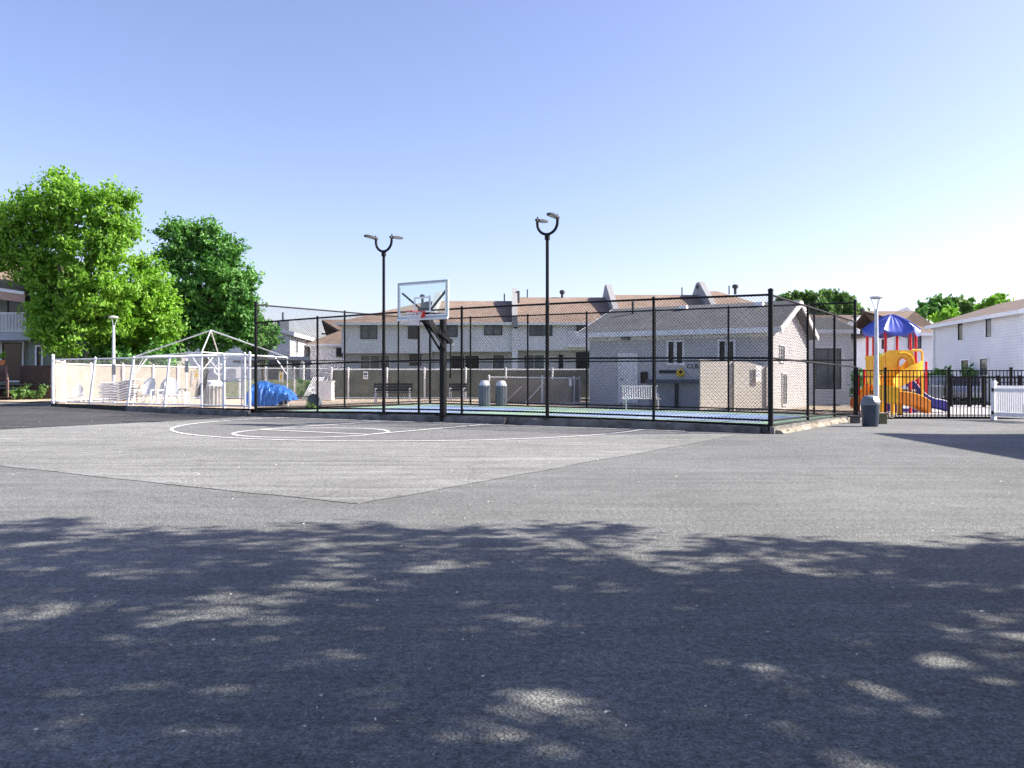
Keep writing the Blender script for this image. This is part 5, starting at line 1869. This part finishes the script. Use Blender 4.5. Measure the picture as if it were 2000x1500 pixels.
def leaves(mb, blobs, n, size, seed, clump=.5, up=.35, shell=.55):
    """leaf sprays gathered in clumps through the volume of the blobs; blobs = [(centre, (rx, ry, rz))]"""
    r = random.Random(seed)
    wts = [b[1][0] * b[1][2] for b in blobs]
    tot = sum(wts)
    V_, F_ = mb.v, mb.f
    for (c, rr), w in zip(blobs, wts):
        m = int(n * w / tot)
        nc = max(3, m // 34)
        for q in range(nc):
            while True:
                d = Vector((r.uniform(-1, 1), r.uniform(-1, 1), r.uniform(-1, 1)))
                if .01 < d.length < 1:
                    break
            d = d.normalized() * (shell + (1 - shell) * r.random()) if r.random() < .85 else d
            cc = Vector((c[0] + d.x * rr[0], c[1] + d.y * rr[1], c[2] + d.z * rr[2]))
            cs = clump * r.uniform(.45, 1.35)
            out = Vector((d.x, d.y, d.z * .6 + .25)).normalized()
            ax = (out + Vector((r.gauss(0, .35), r.gauss(0, .35), r.gauss(.15, .3)))).normalized()
            for k in range(m // nc):
                g = Vector((cl(r, .27), cl(r, .27), cl(r, .2))) * cs
                p = cc + g + ax * ((.1 + cl(r, .48)) * cs)
                nrm = (Vector((r.gauss(0, 1), r.gauss(0, 1), r.gauss(0, 1))) * .65 + out * .6 + Vector((0, 0, up))).normalized()
                a = nrm.cross(Vector((r.gauss(0, 1), r.gauss(0, 1), r.gauss(0, .6)))).normalized()
                b = nrm.cross(a)
                s = size * r.uniform(.6, 1.25)
                o = len(V_)
                tipd = -nrm * s * .18
                V_ += [p - a * s * .55, p + b * s * .33 + tipd, p + a * s * .6 + tipd * .6, p - b * s * .33 + tipd]
                F_ += [(o, o + 1, o + 2), (o, o + 2, o + 3)]


def raw_mesh(name, mb, m, parent):
    off = parent_loc(parent)
    me = bpy.data.meshes.new(name)
    me.from_pydata([tuple(p - off) for p in mb.v], [], mb.f)
    me.materials.append(M[m])
    o = bpy.data.objects.new(name, me); col.objects.link(o); o.parent = parent
    return o


def tree(name, label, base, blobs, n, size, m, seed, tr=.22, group=None, clump=.5, fork=.35, cat='tree', trunk=True):
    r = random.Random(seed + 5)
    base = Vector(base)
    t = thing(name, label, cat, tuple(base), group)
    mb = MB(); leaves(mb, blobs, n, size, seed, clump)
    raw_mesh('crown', mb, m, t)
    if trunk:
        top = max(b[0][2] for b in blobs)
        cx = sum(b[0][0] for b in blobs) / len(blobs); cy = sum(b[0][1] for b in blobs) / len(blobs)
        fk = base + Vector(((cx - base.x) * .2, (cy - base.y) * .2, (top - base.z) * fork))
        mb = MB()
        mb.path([base - Vector((0, 0, .2)), base + Vector((.03, 0, .3)), base.lerp(fk, .55) + Vector((.06, .02, 0)), fk], [tr * 1.35, tr * 1.08, tr * .9, tr * .78], 12)
        mb.build('trunk', 'bark', t, True)
        mb = MB()
        for c, rr in blobs:
            c = Vector(c)
            s = base.lerp(fk, r.uniform(.8, 1.0))
            mid = s.lerp(c, .5) + Vector((r.uniform(-.3, .3), r.uniform(-.3, .3), .25 * (c - s).length * .4))
            mb.path([s, s.lerp(mid, .5) + Vector((0, 0, .1)), mid, c], [tr * .5, tr * .4, tr * .27, tr * .07], 7)
            for q in range(4):
                e = c + Vector((r.uniform(-1, 1) * rr[0], r.uniform(-1, 1) * rr[1], r.uniform(-.6, 1) * rr[2])) * .8
                st = mid.lerp(c, r.uniform(.1, .9))
                mb.path([st, st.lerp(e, .5) + Vector((0, 0, .1)), e], [tr * .16, tr * .1, tr * .03], 5)
        mb.build('limbs', 'bark', t, True)
    return t


def pb(lst, Y, seed, dep=.9):
    r = random.Random(seed)
    out = []
    for px, py, rp in lst:
        y = Y + r.uniform(-.8, .8)
        c = P(px, py, y); R_ = rp / FPX * y * (.86 if Y > 80 else 1)
        out.append((c, (R_, R_ * dep, R_ * .92)))
    return out


big = pb([(118, 392, 52), (62, 425, 52), (155, 425, 56), (210, 410, 44), (236, 450, 34), (25, 430, 42), (20, 490, 55), (72, 485, 50), (165, 490, 52), (215, 490, 40),
          (255, 452, 20), (62, 532, 40), (120, 555, 50), (185, 555, 56), (232, 560, 44), (90, 602, 36), (165, 615, 52), (215, 620, 46), (100, 650, 36), (125, 668, 30), (90, 645, 26), (248, 395, 22), (118, 352, 26)], 43.0, 1)
tree('leafy_tree', 'tall bright green tree at the far left, branches over the sage house', (PX(128, 43.4), 43.4, .3), big, 36000, .22, 'leaf_bright', 21, .26, clump=.62, fork=.3)
mid = pb([(285, 530, 34), (262, 590, 48), (300, 590, 44), (318, 640, 38), (250, 650, 44), (285, 660, 44), (212, 668, 38), (305, 560, 30)], 46.5, 2)
tree('leafy_tree', 'shorter bright green tree between the tall tree and the dark tree', (PX(270, 46.8), 46.8, .4), mid, 17000, .22, 'leaf_bright', 33, .18, clump=.55, fork=.3)
dk = pb([(355, 470, 40), (400, 466, 36), (440, 492, 36), (330, 510, 26), (385, 525, 46), (435, 540, 42), (360, 575, 42), (415, 590, 48), (462, 590, 34), (478, 570, 18), (350, 630, 44), (400, 645, 46), (450, 645, 44), (484, 622, 20), (485, 655, 24), (340, 675, 34), (345, 445, 16), (474, 545, 26), (484, 600, 26), (455, 560, 30), (480, 650, 26)], 51.0, 3)
tree('dark_tree', 'dark green dense tree behind the gazebo frame', (PX(395, 51.5), 51.5, .6), dk, 31000, .26, 'leaf_dark', 45, .24, clump=.6, fork=.3)
sm = pb([(512, 640, 22), (522, 665, 18), (500, 675, 22), (528, 648, 12)], 54, 4)
tree('small_tree', 'small green tree right of the dark tree, behind the tall court corner post', (PX(512, 54.2), 54.2, .6), sm, 4200, .27, 'leaf_dark', 51, .1, clump=.45)
hd = [((PX(x, 44.6), 44.6 + (i % 2) * .5, 1.8 + .35 * math.sin(x)), (1.1, .8, 1.25)) for i, x in enumerate(range(150, 330, 22))]
tree('hedge', 'dark green hedge behind the shaded tan pool fence below the bright trees', (PX(240, 45.2), 45.2, .3), hd, 9000, .24, 'leaf_dark', 60, .1, cat='hedge', trunk=False, clump=.5)
far1 = pb([(1535, 592, 20), (1560, 583, 18), (1590, 590, 24), (1620, 586, 22), (1648, 590, 20), (1665, 600, 18), (1600, 610, 26), (1560, 606, 22), (1640, 612, 24), (1672, 618, 14)], 92, 5)
tree('distant_tree', 'wide feathery tree rising behind the right part of the court fence', (PX(1600, 92), 92, 0), far1, 9000, .55, 'leaf_far', 71, .3, clump=.5)
far2 = pb([(1808, 600, 13), (1830, 592, 14), (1850, 600, 15), (1822, 610, 14), (1800, 612, 8)], 95, 6)
tree('distant_tree', 'dark tree above the blue-grey house roof, left of two', (PX(1828, 95), 95, 0), far2, 4000, .5, 'leaf_dark', 72, .25, clump=.5)
far3 = pb([(1868, 592, 16), (1888, 596, 16), (1880, 612, 20), (1858, 612, 14), (1902, 612, 16)], 99, 7)
tree('distant_tree', 'round green tree just left of the white side house roof', (PX(1880, 99), 99, 0), far3, 4600, .5, 'leaf_far', 73, .25, clump=.5)
far4 = pb([(1935, 592, 14), (1952, 586, 12), (1925, 604, 14), (1960, 600, 12)], 90, 8)
tree('distant_tree', 'pale green treetop peeping over the roof of the white side house', (PX(1940, 90), 90, 0), far4, 3000, .5, 'leaf_bright', 74, .25, clump=.5)
sh = pb([(1838, 622, 12), (1856, 618, 12), (1872, 624, 10), (1850, 634, 12)], 70, 9)
tree('shrub', 'light green shrub between the two brown roofs at right', (PX(1852, 70), 70, 0), sh, 2200, .36, 'leaf_bright', 75, .1, clump=.5, cat='shrub')
for px, py, rp, Y, lab in ((1722, 700, 12, 44, 'yellow green shrub seen through the posts of the play structure'), (1681, 735, 16, 42, 'dark shrub behind the left end of the play structure'), (1838, 735, 12, 47, 'small shrub behind the right red play posts'),
                           (601, 757, 22, 45, 'olive shrub in front of the white house, behind the blue tarpaulin')):
    b_ = pb([(px, py, rp), (px + rp * .6, py + rp * .5, rp * .7), (px - rp * .5, py + rp * .8, rp * .8), (px, py + rp * 1.6, rp)], Y, int(px))
    tree('shrub', lab, (PX(px, Y), Y, .1), b_, 1200, .16, 'leaf_dark' if px != 1722 else 'leaf_bright', int(px), .05, clump=.3, cat='shrub')
wd = [((PX(x, 31.3), 31.3, .28), (.16, .14, .12)) for x in (596, 604, 612)]
tree('weed', 'low weeds growing at the slab edge by the dark round tub', (PX(603, 31.3), 31.3, .18), wd, 260, .09, 'leaf_bright', 88, .02, clump=.14, cat='weeds', trunk=False)
pl = [((FX(5), fy - .05, dz + 1.45), (.22, .2, .25))]
tree('pot_plant', 'leafy plant in the terracotta pot on the deck rail', (FX(5), fy - .05, dz + 1.25), pl, 160, .12, 'leaf_bright', 91, .02, clump=.15, cat='plant', trunk=False)
bs = [((FX(56), fy - .7, .55), (.5, .35, .3)), ((FX(48), fy - .8, .5), (.4, .3, .25)), ((FX(84), fy - .5, .6), (.3, .25, .25)), ((FX(4), fy - 1.4, .6), (.4, .3, .35))]
tree('border_plant', 'low variegated plants along the foot of the dark timber deck', (FX(50), fy - .7, .3), bs, 1500, .16, 'leaf_far', 93, .03, clump=.25, cat='plants', trunk=False)

bh = [((PX(x, 50), 50 + (i % 2) * .6, .75 + .25 * math.sin(i * 1.7)), (1.0, .8, .95)) for i, x in enumerate(range(1815, 2030, 24))]
tree('hedge', 'dark hedge behind the parked cars at the foot of the white side house', (PX(1900, 50), 50, 0), bh, 5200, .26, 'leaf_dark', 62, .1, cat='hedge', trunk=False, clump=.5)
# street trees standing beside and behind the photographer: they throw the dappled shade
SUN_EL, SUN_AZ = 38.0, -4.0                    # azimuth: degrees from +X towards -Y
sdir = Vector((math.cos(rad(SUN_EL)) * math.cos(rad(SUN_AZ)), -math.cos(rad(SUN_EL)) * math.sin(rad(SUN_AZ)), math.sin(rad(SUN_EL))))


def shade_blob(sx, sy, z, r_):
    """crown lump whose shadow centre falls at ground point sx, sy"""
    k = z / sdir.z
    while True:                                  # keep the boughs above the photographed view
        k = z / sdir.z
        X_, Y_ = sx + sdir.x * k, sy + sdir.y * k
        m_ = r_ + .75
        if Y_ + m_ < .3 or z - r_ * .85 - .6 > 1.3 + .4725 * (Y_ + m_) or abs(X_) - m_ > .63 * (Y_ + m_):
            break
        z += .15
    return (Vector((sx + sdir.x * k, sy + sdir.y * k, z)), (r_, r_, r_ * .85))


r = random.Random(5)
groups = {0: [], 1: [], 2: []}
edge = [(-6.5, 7.3), (-5.5, 7.5), (-4.2, 7.2), (-3.2, 7.0), (-2.3, 7.1), (-1.4, 7.0), (-.3, 7.1), (.6, 6.9), (1.6, 6.4), (2.6, 6.5), (3.5, 6.2), (4.4, 6.8), (5.4, 7.0), (6.5, 7.0)]
for sx, sy in edge:
    rr_ = r.uniform(.45, .7)
    groups[0 if sx < -2 else 1 if sx < 2.4 else 2].append(shade_blob(sx + r.uniform(-.15, .15), sy + .28 - rr_ * 1.05 + r.uniform(-.2, .2), r.uniform(5.2, 6.0), rr_))
for gx_ in range(-8, 9):
    for gy_ in range(-3, 6):
        if r.random() < .93:
            sx, sy = gx_ * .98 + r.uniform(-.4, .4), gy_ * 1.02 + .3 + r.uniform(-.4, .4)
            groups[0 if sx < -2 else 1 if sx < 2.4 else 2].append(shade_blob(sx, min(sy, 5.65), r.uniform(5.2, 6.8), r.uniform(.68, .98)))
for gi, lab, bx_ in ((0, 'leafy street tree beside the photographer casting dappled shade', 4.2), (1, 'second leafy street tree on the right casting dappled shade', 8.6), (2, 'third leafy street tree farthest right casting dappled shade', 13.2)):
    bl = groups[gi]
    tree('street_tree', lab, (bx_, -1.2, 0), bl, 820 * len(bl), .135, 'leaf_shade', 100 + gi, .2, clump=.36, fork=.42)

# neighbouring house on the right, outside the picture: its corner shades the car park
tipz = 5.0
k_ = tipz / sdir.z
cA = Vector((8.75, 20.0, 0)) + Vector((sdir.x * k_, sdir.y * k_, 0))
dA = Vector((-.45, -6.7, 0)).normalized(); dB = Vector((3.05, -.75, 0)).normalized()
t = thing('neighbour_house', 'white neighbouring house on the right whose corner shades the car park', 'house', tuple(cA + dA * 6 + dB * 4))
z = lambda p, h: Vector((p.x, p.y, h))
foot = [cA + dA * .4 + dB * .4, cA + dB * 9, cA + dB * 9 + dA * 14, cA + dA * 14 + dB * .4]
mb = MB(); mb.prism([z(p, 0) for p in foot], (0, 0, 4.8)); mb.build('wall', 'siding_white', t)
rfp = [cA, cA + dB * 9.4, cA + dB * 9.4 + dA * 14.4, cA + dA * 14.4]
mb = MB(); mb.prism([z(p, 4.803) for p in rfp], (0, 0, .197)); mb.build('roof', 'roof_dark', t)
for q_ in (3, 7, 11):
    window(t, z(cA + dA * q_ + dB * .385, 3.6), .9, 1.3, rz=math.atan2(dA.y, dA.x) , bars=0, surround='trim')

# pale bits of leaf and grit on the paving
mb = MB(); r = random.Random(77)
for k in range(260):
    Y_ = 3.0 + 24 * r.random() ** 1.3
    X_ = r.uniform(-.62, .62) * Y_
    if Y_ > 18 and X_ > -9: continue
    s = r.uniform(.0035, .007) * (1 + Y_ * .06)
    p = Vector((X_, Y_, .012 + gz(X_, Y_)))
    a = r.uniform(0, 6.28); d = Vector((math.cos(a), math.sin(a), 0)); q = Vector((-d.y, d.x, 0))
    mb.add([p - d * s * 1.6, p + q * s * .6 + Vector((0, 0, s * .5)), p + d * s * 1.6 + Vector((0, 0, s * .3)), p - q * s * .6, p + Vector((0, 0, -.006))], [(0, 1, 2, 3), (0, 4, 1), (1, 4, 2), (2, 4, 3), (3, 4, 0)])
o = mb.build('leaf_litter', 'litter'); o['kind'] = 'stuff'
tag(o, 'pale scraps of dry leaf scattered over the paving', 'leaf litter')

# ------------------------------------------------------------------ light, sky, camera
w = bpy.data.worlds.new('World'); sc.world = w; w.use_nodes = True
nt = w.node_tree
sky = nt.nodes.new('ShaderNodeTexSky'); sky.sky_type = 'NISHITA'; sky.sun_disc = False
sky.sun_elevation = rad(SUN_EL)
sky.sun_rotation = rad(90 + SUN_AZ)
sky.air_density = 1.0; sky.dust_density = 1.2; sky.ozone_density = 5.0; sky.altitude = 10
bg = nt.nodes['Background']; bg.inputs['Strength'].default_value = 0.098
nt.links.new(mixc(nt, sky.outputs[0], (1.24, 0.97, 0.96), 1.0, 'MULTIPLY'), bg.inputs['Color'])
sl = bpy.data.lights.new('sun', 'SUN'); sl.energy = 4.2; sl.angle = rad(.53); sl.color = (1.0, .91, .78)
so = bpy.data.objects.new('sun', sl); col.objects.link(so)
so.rotation_euler = (-sdir).to_track_quat('-Z', 'Y').to_euler()
cd = bpy.data.cameras.new('camera'); cam = bpy.data.objects.new('camera', cd); col.objects.link(cam)
cam.location = (0, 0, EYE); cam.rotation_euler = (rad(90), 0, 0)
cd.sensor_width = 36; cd.lens = FPX / 2000 * 36; cd.shift_y = -8 / 2000; cd.clip_end = 2000; cd.clip_start = .05
sc.camera = cam
sc.render.engine = 'CYCLES'
sc.view_settings.view_transform = 'Standard'; sc.view_settings.look = 'None'; sc.view_settings.gamma = 1
sc.view_settings.exposure = 1.43
sc.cycles.max_bounces = 8; sc.cycles.transparent_max_bounces = 16
sc.cycles.use_denoising = True
sc.cycles.denoising_prefilter = 'FAST'
sc.cycles.use_light_tree = False
